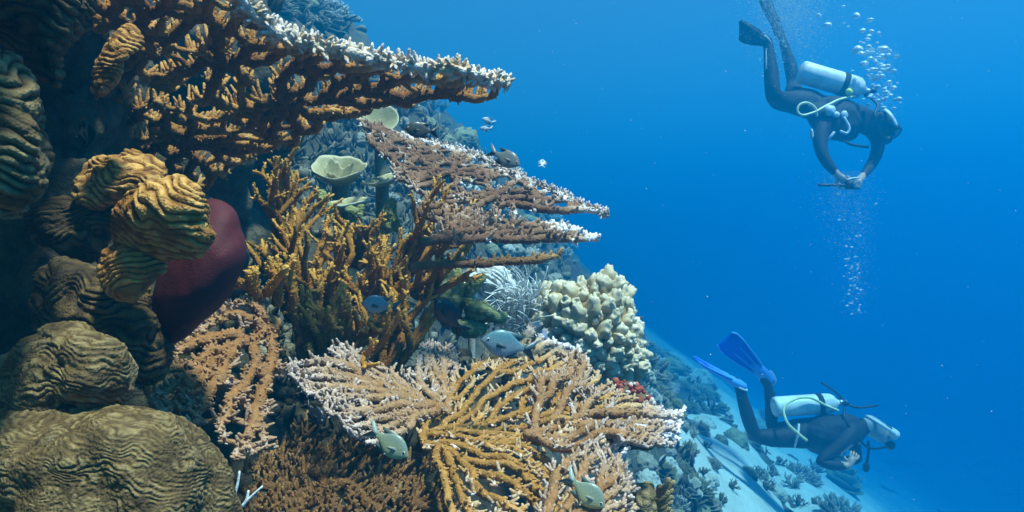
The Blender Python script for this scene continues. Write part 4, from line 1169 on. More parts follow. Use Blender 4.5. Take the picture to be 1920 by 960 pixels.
def fish_meshes(mat, finmat, edge, eyew, eyeb, deep=1.0):
    s = np.linspace(0, 1, 26)
    top = np.interp(s, [0, .04, .12, .25, .42, .6, .78, .9, 1], [.012, .055, .115, .180, .215, .195, .120, .062, .050]) * deep
    bot = np.interp(s, [0, .04, .12, .25, .42, .6, .78, .9, 1], [.012, .045, .095, .155, .200, .180, .105, .055, .048]) * deep
    ker = np.array([.25, .5, .25])
    top = np.convolve(np.pad(top, 1, mode='edge'), ker, 'valid'); bot = np.convolve(np.pad(bot, 1, mode='edge'), ker, 'valid')
    wid = np.interp(s, [0, .1, .3, .5, .75, 1], [.010, .052, .082, .075, .038, .012])
    th = np.linspace(0, 2 * np.pi, 20, endpoint=False)
    X = .42 - s * .78
    z = np.where(np.sin(th)[None] > 0, top[:, None] * np.sin(th)[None], bot[:, None] * np.sin(th)[None])
    y = wid[:, None] * np.sign(np.cos(th))[None] * np.abs(np.cos(th)[None]) ** .9
    G = np.stack([np.repeat(X[:, None], 20, 1), y, z], -1)
    mb = MB(); mb.grid(G[::-1], wrap=True)
    n = len(s)
    for k, c in ((0, (X[-1] - .01, 0, 0)), (n - 1, (X[0] + .012, 0, 0))):
        ring = np.arange(20) + k * 20
        mb.v.append(np.array([c])); mb.a.append(np.zeros(1)); pi_ = mb.n; mb.n += 1
        t = np.stack([ring, np.roll(ring, -1), np.full(20, pi_)], -1)
        mb.t.append(t[:, ::-1] if k == 0 else t)
    out = {'body': mesh_of(mb, 'body', mat)}
    def fin(outline, name, m, t=.006, yoff=0.0, bow=0.0):
        o = np.array(outline, float); k = len(o)
        c = o.mean(0)
        V = []
        for sgn in (1, -1):
            V += [(p[0], yoff + sgn * t * .5 + bow * (p[0] - o[0, 0]), p[1]) for p in o]
        V += [(c[0], yoff + t * .7, c[1]), (c[0], yoff - t * .7, c[1])]
        T = []; Q = []
        for i in range(k):
            j = (i + 1) % k
            T += [(i, j, 2 * k), (k + j, k + i, 2 * k + 1)]; Q.append((j, i, k + i, k + j))
        f = MB(); f.add(V, Q, T); return mesh_of(f, name, m)
    out['tail_fin'] = fin(smooth_open([(-.34, .05), (-.42, .10), (-.52, .17), (-.64, .22), (-.56, .13), (-.50, .04), (-.475, 0), (-.50, -.04), (-.56, -.12), (-.63, -.20), (-.52, -.16), (-.42, -.09), (-.34, -.05)]), 'tail_fin', finmat)
    out['dorsal_fin'] = fin(smooth_open([(.22, .13), (.16, .20), (.06, .245), (-.06, .25), (-.18, .235), (-.33, .20), (-.26, .13), (-.22, .09), (-.05, .15), (.1, .16)]), 'dorsal_fin', edge)
    out['anal_fin'] = fin(smooth_open([(-.02, -.16), (-.06, -.225), (-.16, -.235), (-.31, -.19), (-.25, -.12), (-.2, -.08), (-.1, -.12)]), 'anal_fin', edge)
    out['pelvic_fin'] = fin([(.12, -.15), (.06, -.20), (-.04, -.27), (-.01, -.19), (.05, -.15)], 'pelvic_fin', finmat, .008)
    out['pectoral_fin'] = fin([(.17, -.01), (.12, .03), (.0, .0), (-.03, -.05), (.05, -.06), (.15, -.05)], 'pectoral_fin', finmat, .006, 0.0, -.35)
    e = lump_data('eye', 5, 10, 14, 1, 0, 1)
    out['eye'] = mesh_of(e, 'eye', eyew)
    e = lump_data('pupil', 5, 8, 12, 1, 0, 1)
    out['pupil'] = mesh_of(e, 'pupil', eyeb)
    return out

def smooth_open(pts):
    return pts

def fishes():
    eyew = plain_mat('fish_iris', (.45, .47, .45), .2, .1); eyeb = plain_mat('fish_pupil', (.004, .004, .005), .08, 0)
    kinds = {}
    def kind(key, back, belly, fin, edge, deep=1.22):
        kinds[key] = fish_meshes(fish_mat('fish_' + key, back, belly), plain_mat('fin_' + key, fin, .4), plain_mat('fin_edge_' + key, edge, .4), eyew, eyeb, deep)
    kind('blue_grey', (.10, .22, .25), (.32, .38, .42), (.07, .10, .11), (.04, .08, .09))
    kind('olive', (.22, .26, .19), (.52, .50, .24), (.30, .33, .28), (.10, .13, .11))
    kind('grey', (.15, .15, .13), (.28, .27, .23), (.14, .14, .13), (.02, .025, .03))
    kind('dark', (.05, .045, .035), (.10, .085, .065), (.03, .028, .025), (.012, .012, .014))
    kind('black', (.010, .014, .022), (.022, .026, .034), (.010, .012, .016), (.006, .007, .01))
    kind('silver', (.40, .46, .50), (.74, .78, .80), (.45, .5, .52), (.12, .14, .16), .9)
    #     px    py   Y   len  heading yaw  kind  label
    L = [(785, 244, 1.22, 62, 176, 10, 'dark', 'dark grey damselfish facing left above the lattice table coral'),
         (950, 298, 1.26, 66, -28, -12, 'grey', 'grey damselfish with black fin edges diving right above the white coral edge'),
         (1017, 305, 1.70, 34, 80, 58, 'silver', 'slim silvery fish seen nearly end on in open water'),
         (914, 226, 2.60, 27, 165, 25, 'silver', 'upper of two small pale fish near the far reef'),
         (909, 241, 2.50, 25, 178, -10, 'silver', 'lower of two small pale fish near the far reef'),
         (708, 572, 1.13, 72, 172, 15, 'blue_grey', 'grey fish poking its head left out of the orange bush'),
         (838, 588, 1.18, 86, 128, 12, 'black', 'black fish with tail pointing down right beside the olive clump'),
         (946, 646, 1.00, 104, 167, 8, 'blue_grey', 'blue grey fish facing left in front of the lobe coral'),
         (733, 834, .80, 92, -33, -10, 'olive', 'olive yellow fish facing down right beneath the pinkish table coral'),
         (1102, 926, .80, 92, -38, -12, 'olive', 'pale grey fish facing down right at the bottom edge over the ochre coral'),
         (592, 778, .92, 56, -38, -20, 'black', 'dark fish hiding in the shade under the pinkish table coral')]
    for (px, py, Y, ln, hd, yaw, kd, lab) in L:
        loc = P(px, py, Y); k = kinds[kd]; sz = PX(ln, Y)
        root = thing('damselfish', lab, 'fish', 'reef fish', loc=tuple(loc))
        a = R(hd); x = Vector((math.cos(a), 0, math.sin(a)))
        z = Vector((-math.sin(a), 0, math.cos(a)))
        if z.z < 0: z = -z
        y = z.cross(x)
        Mx = Matrix((x, y, z)).transposed().to_4x4() @ Matrix.Rotation(R(yaw), 4, 'Z')
        root.rotation_mode = 'QUATERNION'; root.rotation_quaternion = Mx.to_quaternion(); root.scale = (sz,) * 3
        for nm in ('body', 'tail_fin', 'dorsal_fin', 'anal_fin'):
            link(nm, k[nm], None, root)
        for sg in (1, -1):
            o = link('pectoral_fin', k['pectoral_fin'], None, root); o.location = (0, sg * .075, 0); o.scale = (1, sg, 1)
            o = link('pelvic_fin', k['pelvic_fin'], None, root); o.location = (0, sg * .035, 0)
            e = link('eye', k['eye'], None, root); e.location = (.315, sg * .048, .035); e.scale = (.034, .016, .034)
            p = link('pupil', k['pupil'], None, e); p.location = (0, sg * .45, 0); p.scale = (.68, .72, .68)
fishes()
# ================================================================== divers
import bmesh
def skin_body(name, joints, edges, parent, mats, region, origin, root_key='pelvis', sub=2):
    """One continuous body surface grown over a posed skeleton."""
    keys = list(joints); bm = bmesh.new()
    ly = bm.verts.layers.skin.verify(); vs = {}
    for k in keys:
        p, r = joints[k]
        v = bm.verts.new(Vector(p - origin)); vs[k] = v
        r = r if hasattr(r, '__len__') else (r, r)
        v[ly].radius = r; v[ly].use_root = (k == root_key)
    for a, b in edges: bm.edges.new((vs[a], vs[b]))
    me = bpy.data.meshes.new(name); bm.to_mesh(me); bm.free()
    o = bpy.data.objects.new(name, me); COL.objects.link(o)
    s = o.modifiers.new('skin', 'SKIN'); s.use_smooth_shade = True; s.branch_smoothing = .4
    d = o.modifiers.new('sub', 'SUBSURF'); d.levels = sub; d.render_levels = sub
    bpy.context.view_layer.update()
    dg = bpy.context.evaluated_depsgraph_get()
    em = bpy.data.meshes.new_from_object(o.evaluated_get(dg))
    em.name = name
    bpy.data.objects.remove(o)
    em.materials.clear()
    for m in mats: em.materials.append(m)
    for p in em.polygons:
        p.use_smooth = True
        p.material_index = region(np.array(p.center) + origin)
    ob = bpy.data.objects.new(name, em); COL.objects.link(ob); ob.parent = parent
    return ob

def lathe(mb, a, b, prof, sides=24, attr=0.0):
    """Revolve prof [(t, r)] round the axis a-b."""
    a = np.asarray(a); b = np.asarray(b); t = np.array([p[0] for p in prof]); r = np.array([p[1] for p in prof])
    C = a[None] + (b - a)[None] * t[:, None]
    ax = nrm(b - a); u = nrm(np.cross(ax, [0, .3, 1.])); w = np.cross(ax, u)
    th = np.linspace(0, 2 * np.pi, sides, endpoint=False)
    G = C[:, None] + r[:, None, None] * (np.cos(th)[None, :, None] * u + np.sin(th)[None, :, None] * w)
    mb.grid(G, wrap=True)

def hose(name, pts, r, mat, parent, org, n=40):
    mb = MB(); c = curve([np.asarray(p) - org for p in pts], n)
    mb.tubes(c[None], np.full((1, n), r), 8)
    return mb.build(name, mat, parent)

def finger_chains(J, E, pre, wrist, palm_dir, side_dir, scale=1.0, curl=.5, nrm_dir=None):
    """Adds palm, four unequal fingers and a thumb to a skeleton."""
    pd = nrm(palm_dir); sd = nrm(side_dir); nd = nrm(np.cross(pd, sd)) if nrm_dir is None else nrm(nrm_dir)
    J[pre + 'palm'] = (wrist + pd * .055 * scale, (.036 * scale, .020 * scale)); E.append((pre + 'wrist', pre + 'palm'))
    for k, (off, ln) in enumerate(((-.030, .062), (-.010, .074), (.011, .070), (.030, .055))):
        p0 = wrist + pd * .088 * scale + sd * off * scale
        p1 = p0 + (pd * .6 + sd * off * 2) * ln * .55 * scale + nd * .10 * ln * curl
        p2 = p1 + pd * ln * .45 * scale * (1 - .5 * curl) + nd * ln * .7 * curl * scale
        J[f'{pre}f{k}a'] = (p0, .0105 * scale); J[f'{pre}f{k}b'] = (p1, .0095 * scale); J[f'{pre}f{k}c'] = (p2, .0075 * scale)
        E += [(pre + 'palm', f'{pre}f{k}a'), (f'{pre}f{k}a', f'{pre}f{k}b'), (f'{pre}f{k}b', f'{pre}f{k}c')]
    t0 = wrist + pd * .035 * scale - sd * .042 * scale; t1 = t0 + (pd * .7 - sd * .7 + nd * .5) * .035 * scale; t2 = t1 + (pd + nd * .6) * .028 * scale
    J[pre + 't0'] = (t0, .0125 * scale); J[pre + 't1'] = (t1, .011 * scale); J[pre + 't2'] = (t2, .009 * scale)
    E += [(pre + 'palm', pre + 't0'), (pre + 't0', pre + 't1'), (pre + 't1', pre + 't2')]

DM = {}
def diver_materials():
    DM['suit'] = plain_mat('black_neoprene', (.012, .013, .016), .7, .3, 12, bump=.003)
    DM['skin'] = plain_mat('skin', (.56, .36, .27), .5, .15, 20)
    DM['grey_hood'] = plain_mat('grey_hood', (.40, .41, .42), .6, .2, 14)
    DM['vest'] = plain_mat('black_nylon', (.018, .02, .026), .8, .35, 18, bump=.004)
    DM['tank'] = plain_mat('white_painted_metal', (.80, .82, .80), .4, .35, 9)
    DM['rubber'] = plain_mat('black_rubber', (.012, .012, .013), .5, .2, 20)
    DM['hose'] = plain_mat('pale_yellow_hose', (.78, .76, .42), .4, .08, 20)
    DM['yellow'] = plain_mat('yellow_plastic', (.75, .78, .10), .4, .08, 20)
    DM['chrome'] = plain_mat('brushed_metal', (.62, .64, .66), .3, .1, 20, metal=.8)
    DM['fin'] = plain_mat('blue_fin_plastic', (.004, .09, .70), .45, .15, 12)
    DM['fin_rib'] = plain_mat('pale_blue_fin_rib', (.10, .34, .85), .45, .1, 12)
    DM['strap'] = plain_mat('pale_strap', (.66, .68, .70), .5, .1, 20)
    DM['glass'] = plain_mat('mask_glass', (.25, .30, .32), .1, .05, 20)
diver_materials()

def fin(parent, org, heel, tip, side, blade_mat, rib_mat, width=.20):
    """Swim fin: foot pocket, tapering blade with raised rails and vents, heel strap."""
    heel = np.asarray(heel) - org; tip = np.asarray(tip) - org
    ax = tip - heel; L = np.linalg.norm(ax); ax = ax / L
    sd = nrm(np.asarray(side) - ax * (np.asarray(side) @ ax)); up = np.cross(ax, sd)
    def at(t, s, h): return heel + ax * (t * L) + sd * s + up * h
    ts = np.linspace(.30, 1, 12); w = np.interp(ts, [.30, .45, .8, .95, 1], [.055, .075, width / 2, width / 2, width * .40])
    bend = .035 * (ts - .3) ** 2
    G = []
    for h in (.006, -.006):
        G.append(np.array([[at(t, s * ww, h * (1.3 - .7 * t) - b) for s in np.linspace(-1, 1, 9)] for t, ww, b in zip(ts, w, bend)]))
    ring = []
    mb = MB()
    top, bot = G[0], G[1]
    loop = np.concatenate([top, bot[:, ::-1]], 1)          # wrap round the blade
    mb.grid(loop, wrap=True)
    k = loop.shape[1]
    for row, rev in ((0, 0), (len(ts) - 1, 1)):
        for j in range(8):
            a, b = row * k + j, row * k + j + 1; c, d = row * k + k - 1 - j, row * k + k - 2 - j
            mb.q.append(np.array([[a, b, d, c] if rev else [c, d, b, a]]))
    blade = mb.build('fin_blade', blade_mat, parent)
    for s in (-1, -.36, .36, 1):
        r = MB(); n = len(ts) if abs(s) == 1 else 8
        c = np.array([at(t, s * ww * .97, .012 * (1.2 - .6 * t) - b) for t, ww, b in zip(ts[:n], w[:n], bend[:n])])
        r.tubes(curve(c, 24)[None], np.linspace(.011, .006, 24)[None], 6)
        r.build('rib', rib_mat, blade)
        r = MB(); c2 = np.array([at(t, s * ww * .97, -.012 * (1.2 - .6 * t) - b) for t, ww, b in zip(ts[:n], w[:n], bend[:n])])
        r.tubes(curve(c2, 24)[None], np.linspace(.011, .006, 24)[None], 6)
        r.build('rib', rib_mat, blade)
    f = MB()
    t2 = np.linspace(-.02, .42, 9)
    for_ = np.array([at(t, 0, .012) for t in t2])
    rr = np.interp(t2, [-.02, .1, .3, .42], [.040, .056, .054, .030])
    C = for_[:, None] + rr[:, None, None] * (np.cos(np.linspace(0, 2 * np.pi, 14, endpoint=False))[None, :, None] * sd * 1.05 + .72 * np.sin(np.linspace(0, 2 * np.pi, 14, endpoint=False))[None, :, None] * up)
    f.grid(C, wrap=True)
    for row, rev in ((0, 1), (8, 0)):
        ringi = np.arange(14) + row * 14
        f.v.append(C[row].mean(0)[None]); f.a.append(np.zeros(1)); pi_ = f.n; f.n += 1
        t = np.stack([ringi, np.roll(ringi, -1), np.full(14, pi_)], -1); f.t.append(t[:, ::-1] if rev else t)
    f.build('foot_pocket', rib_mat, parent)
    st = MB(); c = np.array([at(.12 - .2 * math.sin(a), .062 * math.cos(a), .03) for a in np.linspace(0, math.pi, 12)])
    st.tubes(c[None], np.full((1, 12), .008), 6); st.build('heel_strap', DM['strap'], parent)

def tank(parent, org, a, b, r, band_t, band=True):
    a = np.asarray(a) - org; b = np.asarray(b) - org
    prof = [(0, .002), (0.0, r * .80), (.02, r * .96), (.05, r), (.5, r), (.82, r), (.88, r * .95), (.93, r * .78), (.97, r * .48), (1.0, r * .30), (1.02, r * .28), (1.02, .002)]
    mb = MB(); lathe(mb, a, b, prof, 28); t = mb.build('tank', DM['tank'], parent)
    mb = MB(); lathe(mb, a + (b - a) * (band_t - .04), a + (b - a) * (band_t + .04), [(0, r * 1.0), (0, r * 1.05), (1, r * 1.05), (1, r * 1.0)], 28); mb.build('tank_band', DM['vest'], t)
    L = np.linalg.norm(b - a); ax = (b - a) / L
    mb = MB(); lathe(mb, b + ax * .005, b + ax * .075, [(0, .002), (0, .026), (.5, .026), (.55, .020), (1, .020), (1, .002)], 14); mb.build('valve', DM['chrome'], t)
    mb = MB(); c = b + ax * .05; u = np.array([0, 1., 0]); lathe(mb, c - u * .06, c + u * .07, [(0, .002), (0, .022), (.3, .022), (.35, .012), (.6, .014), (.65, .028), (1, .028), (1, .002)], 14); mb.build('first_stage', DM['rubber'], t)
    return t

def ellipsoid(name, mat, parent, org, c, axes, rad, lump=.05, seed=3):
    w = lump_data(name, seed, 18, 24, 1, lump, 1.4)
    Mx = np.array([nrm(np.asarray(a, float)) for a in axes])
    V = (np.concatenate(w.v) * np.asarray(rad)) @ Mx + (np.asarray(c) - org)
    w.v = [V]; return w.build(name, mat, parent)

def head_gear(root, org, hc, fwd, upv, rad, strap_mat, reg=True):
    """Mask with glass and strap, and a regulator in the mouth."""
    fwd = nrm(fwd); upv = nrm(upv - fwd * (upv @ fwd)); sd = np.cross(fwd, upv)
    c = hc - org
    fr = MB(); t = np.linspace(0, 2 * np.pi, 25)[:-1]
    def ov(k, s, d): return c + fwd * d + sd * (math.cos(k) * .082 * s) + upv * (.028 + math.sin(k) * .048 * s * (1.0 if math.sin(k) > 0 else .8))
    G = np.array([[ov(k, s, d) for k in t] for s, d in ((1.0, rad * .55), (1.06, rad * .85), (1.04, rad * 1.12), (.86, rad * 1.14), (.84, rad * 1.02))])
    fr.grid(G, wrap=True); m = fr.build('mask', DM['rubber'] if strap_mat is None else DM['strap'], root)
    gl = MB(); gl.add([ov(k, .86, rad * 1.08) for k in t] + [c + fwd * rad * 1.09 + upv * .028], None, [(i, (i + 1) % 24, 24) for i in range(24)]); gl.build('glass', DM['glass'], m)
    st = MB(); n = 26
    pts = np.array([c + upv * .03 + fwd * math.cos(a) * rad * 1.07 + sd * math.sin(a) * rad * .98 for a in np.linspace(.75, 2 * math.pi - .75, n)])
    G = np.stack([pts + upv * .014, pts - upv * .014], 0)
    for k in (1,):
        out = nrm(pts - c)
        G = np.stack([pts + upv * .014, pts + upv * .014 + out * .006, pts - upv * .014 + out * .006, pts - upv * .014, pts + upv * .014], 0)
    st.grid(G); st.build('mask_strap', DM['strap'] if strap_mat is None else strap_mat, m)
    if reg:
        rc = c + fwd * rad * 1.12 - upv * .062
        mb = MB(); lathe(mb, rc - fwd * .03, rc + fwd * .045, [(0, .002), (0, .022), (.35, .024), (.45, .040), (.85, .040), (1, .030), (1, .002)], 18); mb.build('regulator', DM['rubber'], root)
        return rc + org
    return c + org

def lower_diver():
    Y0 = 5.9
    q = lambda x, y, d=0: P(x, y, Y0 + d)
    org = q(1500, 815)
    root = thing('person', 'diver in black wetsuit with pale hood and blue fins swimming low at right', 'person', 'scuba divers', loc=tuple(org))
    J = {'pelvis': (q(1492, 812), (.135, .15)), 'waist': (q(1525, 812), (.13, .155)), 'chest': (q(1568, 806), (.15, .18)), 'upchest': (q(1600, 800), (.125, .15)),
         'neck': (q(1618, 800), .062), 'skull': (q(1638, 801), .122), 'crown': (q(1648, 792), .122), 'face': (q(1657, 812), .088), 'nose': (q(1668, 820), .020), 'chin': (q(1652, 830), .045),
         'rhip': (q(1478, 820, -.10), .10), 'rthigh': (q(1448, 822, -.12), .086), 'rknee': (q(1414, 816, -.13), .066), 'rcalf': (q(1400, 775, -.13), .063), 'rankle': (q(1386, 725, -.13), .042), 'rtoe': (q(1373, 708, -.13), .040),
         'lhip': (q(1480, 806, .10), .10), 'lthigh': (q(1462, 806, .13), .084), 'lknee': (q(1446, 800, .15), .064), 'lcalf': (q(1447, 762, .15), .062), 'lankle': (q(1440, 722, .15), .042), 'ltoe': (q(1428, 706, .15), .040),
         'rsh': (q(1592, 818, -.19), .082), 'rupper': (q(1562, 846, -.23), .062), 'relbow': (q(1534, 866, -.25), .052), 'rfore': (q(1565, 873, -.27), .047), 'rwrist': (q(1592, 874, -.27), .032),
         'lsh': (q(1594, 812, .19), .082), 'lupper': (q(1602, 836, .22), .060), 'lelbow': (q(1608, 862, .22), .050), 'lfore': (q(1592, 864, .12), .044), 'lwrist': (q(1580, 861, .02), .031)}
    E = [('pelvis', 'waist'), ('waist', 'chest'), ('chest', 'upchest'), ('upchest', 'neck'), ('neck', 'skull'), ('skull', 'crown'), ('skull', 'face'), ('face', 'nose'), ('face', 'chin'),
         ('pelvis', 'rhip'), ('rhip', 'rthigh'), ('rthigh', 'rknee'), ('rknee', 'rcalf'), ('rcalf', 'rankle'), ('rankle', 'rtoe'), ('pelvis', 'lhip'), ('lhip', 'lthigh'), ('lthigh', 'lknee'), ('lknee', 'lcalf'), ('lcalf', 'lankle'), ('lankle', 'ltoe'),
         ('upchest', 'rsh'), ('rsh', 'rupper'), ('rupper', 'relbow'), ('relbow', 'rfore'), ('rfore', 'rwrist'), ('upchest', 'lsh'), ('lsh', 'lupper'), ('lupper', 'lelbow'), ('lelbow', 'lfore'), ('lfore', 'lwrist')]
    finger_chains(J, E, 'r', J['rwrist'][0], np.array([.5, .1, .85]), np.array([.8, -.3, -.4]), 1.0, .7)
    finger_chains(J, E, 'l', J['lwrist'][0], np.array([-.7, -.3, .1]), np.array([0, .3, 1.]), .95, .5)
    rw, lw, hd = J['rwrist'][0], J['lwrist'][0], q(1644, 800)
    def region(p):
        if np.linalg.norm(p - (rw + np.array([.045, 0, .07]))) < .115 and p[2] > rw[2] - .01: return 1
        if np.linalg.norm(p - (lw + np.array([-.06, -.02, .0]))) < .11: return 1
        if p[0] > q(1621, 800)[0] and p[2] > q(0, 842)[2]: return 2 if p[0] < q(1657, 800)[0] else 1
        return 0
    skin_body('body', J, E, root, [DM['suit'], DM['skin'], DM['grey_hood']], region, org)
    # vest over the torso
    v = blob('buoyancy_vest', DM['vest'], [(1503, 800), (1522, 784), (1560, 776), (1596, 778), (1612, 792), (1608, 822), (1590, 846), (1556, 856), (1522, 848), (1504, 828)], Y0, .225, .225, nr=44, nt=70, lump=(.03, 7, 4), parent=root)
    v.location = -Vector(org)
    for pts in ([(1498, 795, -.2), (1496, 815, -.24), (1490, 838, -.2)],):
        hose('strap', [q(x, y, d) for x, y, d in pts], .010, DM['strap'], root, org, 14)
    hose('strap', [q(1566, 842, -.25), (q(1554, 852, -.26)), q(1544, 862, -.24)], .009, DM['strap'], root, org, 10)
    tank(root, org, q(1450, 763, -.02), q(1571, 755, -.02), .088, .70)
    hose('pale_hose', [q(1572, 770, -.08), q(1548, 760, -.12), (q(1520, 746, -.13)), q(1492, 748, -.16), q(1470, 764, -.2), q(1476, 792, -.26), q(1496, 812, -.28), q(1513, 826, -.28)], .011, DM['hose'], root, org)
    hose('dark_hose', [q(1583, 752, 0), q(1566, 735, .02), q(1540, 717, .05)], .010, DM['rubber'], root, org)
    hose('dark_hose', [q(1586, 758, 0), q(1612, 764, -.02), q(1645, 760, .02)], .011, DM['rubber'], root, org)
    fwd = np.array([.78, -.15, -.55]); up = np.array([.5, 0, .8])
    rc = head_gear(root, org, q(1647, 803), fwd, up, .128, DM['strap'])
    hose('breathing_hose', [q(1583, 762, -.06), q(1584, 785, -.16), q(1604, 815, -.2), q(1630, 840, -.18), rc + np.array([-.02, -.02, -.02])], .011, DM['rubber'], root, org)
    hose('gauge_hose', [q(1628, 826, -.16), q(1628, 850, -.16), q(1624, 872, -.15)], .011, DM['rubber'], root, org, 20)
    ellipsoid('gauge', DM['rubber'], root, org, q(1624, 876, -.15), np.eye(3), (.03, .02, .045))
    fin(root, org, q(1396, 722, -.13), q(1303, 678, -.16), (0.0, 1, .16), DM['fin'], DM['fin_rib'])
    fin(root, org, q(1446, 716, .15), q(1358, 634, .10), (.66, -.28, .70), DM['fin'], DM['fin_rib'], .22)
lower_diver()

def upper_diver():
    Y0 = 5.9
    q = lambda x, y, d=0: P(x, y, Y0 + d)
    org = q(1550, 210)
    root = thing('person', 'diver in black wetsuit and dark hood hovering at top right with legs raised', 'person', 'scuba divers', loc=tuple(org))
    J = {'pelvis': (q(1496, 188), (.14, .15)), 'waist': (q(1530, 202), (.135, .155)), 'chest': (q(1572, 216, -.04), (.15, .185)), 'upchest': (q(1606, 222, -.05), (.125, .15)),
         'neck': (q(1634, 226, -.06), .064), 'skull': (q(1655, 230, -.07), .102), 'crown': (q(1664, 220, -.06), .100), 'face': (q(1668, 246, -.10), .076), 'nose': (q(1676, 254, -.14), .018), 'chin': (q(1658, 256, -.10), .040),
         'rhip': (q(1480, 190, -.08), .105), 'rthigh': (q(1462, 190, -.20), .090), 'rknee': (q(1449, 178, -.32), .068), 'rcalf': (q(1446, 135, -.28), .064), 'rankle': (q(1441, 84, -.25), .043), 'rtoe': (q(1430, 68, -.25), .040),
         'lhip': (q(1492, 178, .10), .10), 'lthigh': (q(1488, 172, .22), .086), 'lknee': (q(1488, 158, .33), .064), 'lcalf': (q(1482, 122, .36), .062), 'lankle': (q(1470, 82, .38), .042), 'ltoe': (q(1462, 62, .38), .040),
         'rsh': (q(1542, 232, -.20), .084), 'rupper': (q(1537, 262, -.26), .064), 'relbow': (q(1541, 288, -.30), .053), 'rfore': (q(1553, 308, -.32), .048), 'rwrist': (q(1567, 325, -.34), .033),
         'lsh': (q(1640, 244, .06), .082), 'lupper': (q(1648, 270, .08), .062), 'lelbow': (q(1641, 296, .05), .052), 'lfore': (q(1630, 314, -.08), .046), 'lwrist': (q(1618, 330, -.20), .032)}
    E = [('pelvis', 'waist'), ('waist', 'chest'), ('chest', 'upchest'), ('upchest', 'neck'), ('neck', 'skull'), ('skull', 'crown'), ('skull', 'face'), ('face', 'nose'), ('face', 'chin'),
         ('pelvis', 'rhip'), ('rhip', 'rthigh'), ('rthigh', 'rknee'), ('rknee', 'rcalf'), ('rcalf', 'rankle'), ('rankle', 'rtoe'), ('pelvis', 'lhip'), ('lhip', 'lthigh'), ('lthigh', 'lknee'), ('lknee', 'lcalf'), ('lcalf', 'lankle'), ('lankle', 'ltoe'),
         ('chest', 'rsh'), ('rsh', 'rupper'), ('rupper', 'relbow'), ('relbow', 'rfore'), ('rfore', 'rwrist'), ('upchest', 'lsh'), ('lsh', 'lupper'), ('lupper', 'lelbow'), ('lelbow', 'lfore'), ('lfore', 'lwrist')]
    finger_chains(J, E, 'r', J['rwrist'][0], q(1592, 344, -.34) - J['rwrist'][0], np.array([.4, -.2, .8]), 1.15, .35)
    finger_chains(J, E, 'l', J['lwrist'][0], q(1604, 342, -.30) - J['lwrist'][0], np.array([.2, .5, .7]), 1.0, .6)
    rw, lw = J['rwrist'][0], J['lwrist'][0]
    def region(p):
        if np.linalg.norm(p - (rw + nrm(q(1592, 344, -.34) - rw) * .09)) < .108: return 1
        if np.linalg.norm(p - (lw + nrm(q(1604, 342, -.30) - lw) * .08)) < .085: return 1
        return 0
    skin_body('body', J, E, root, [DM['suit'], DM['skin']], region, org)
    v = blob('buoyancy_vest', DM['vest'], [(1510, 200), (1530, 188), (1572, 186), (1612, 196), (1626, 214), (1620, 240), (1596, 262), (1560, 262), (1528, 246), (1512, 224)], Y0 - .03, .235, .225, nr=44, nt=70, lump=(.03, 7, 14), parent=root)
    v.location = -Vector(org)
    tank(root, org, q(1500, 134, -.02), q(1622, 170, -.06), .098, .66)
    ellipsoid('yellow_cap', DM['yellow'], root, org, q(1592, 172, -.17), np.eye(3), (.030, .025, .030))
    hose('pale_hose', [q(1602, 181, -.12), q(1576, 186, -.2), q(1550, 198, -.26), q(1528, 210, -.28), q(1505, 216, -.28), q(1495, 208, -.28), q(1500, 196, -.28), q(1514, 193, -.28), q(1528, 202, -.28), q(1532, 218, -.27)], .011, DM['hose'], root, org, 60)
    for k, (x, y, d, r) in enumerate([(1556, 207, -.27, (.045, .03, .045)), (1568, 215, -.27, (.03, .02, .025)), (1583, 215, -.26, (.03, .02, .035)), (1522, 252, -.27, (.014, .02, .05))]):
        ellipsoid('buckle', DM['strap'], root, org, q(x, y, d), np.eye(3), r, .15, k)
    hose('dark_hose', [q(1582, 220, -.27), q(1592, 238, -.28), (q(1588, 250, -.28)), q(1576, 246, -.28)], .012, DM['strap'], root, org, 20)
    hose('dark_hose', [q(1585, 266, -.2), q(1600, 272, -.2), q(1628, 276, -.15)], .012, DM['rubber'], root, org, 20)
    hose('strap', [q(1552, 264, -.25), q(1558, 256, -.27), q(1564, 248, -.27)], .012, DM['strap'], root, org, 12)
    fwd = np.array([.30, -.45, -.80]); up = np.array([.85, -.1, .45])
    rc = head_gear(root, org, q(1658, 232, -.07), fwd, up, .118, None)
    hose('breathing_hose', [q(1624, 178, -.05), q(1645, 196, -.14), q(1640, 220, -.22), rc + np.array([-.03, -.03, -.02])], .011, DM['rubber'], root, org)
    ellipsoid('knee_stripe', DM['strap'], root, org, q(1436, 112, -.31), np.eye(3), (.008, .012, .085), .02, 5)
    fin(root, org, q(1444, 78, -.25), q(1384, 58, -.05), (.1, .75, -.45), DM['rubber'], DM['vest'])
    fin(root, org, q(1470, 74, .38), q(1428, -8, .42), (.8, .45, -.3), DM['rubber'], DM['vest'])
    # the camera rig he holds
    c0 = q(1598, 347, -.36)
    cr = thing('underwater_camera', 'small dark underwater camera on a stick handle held by the upper diver', 'camera', loc=tuple(c0))
    mb = MB()
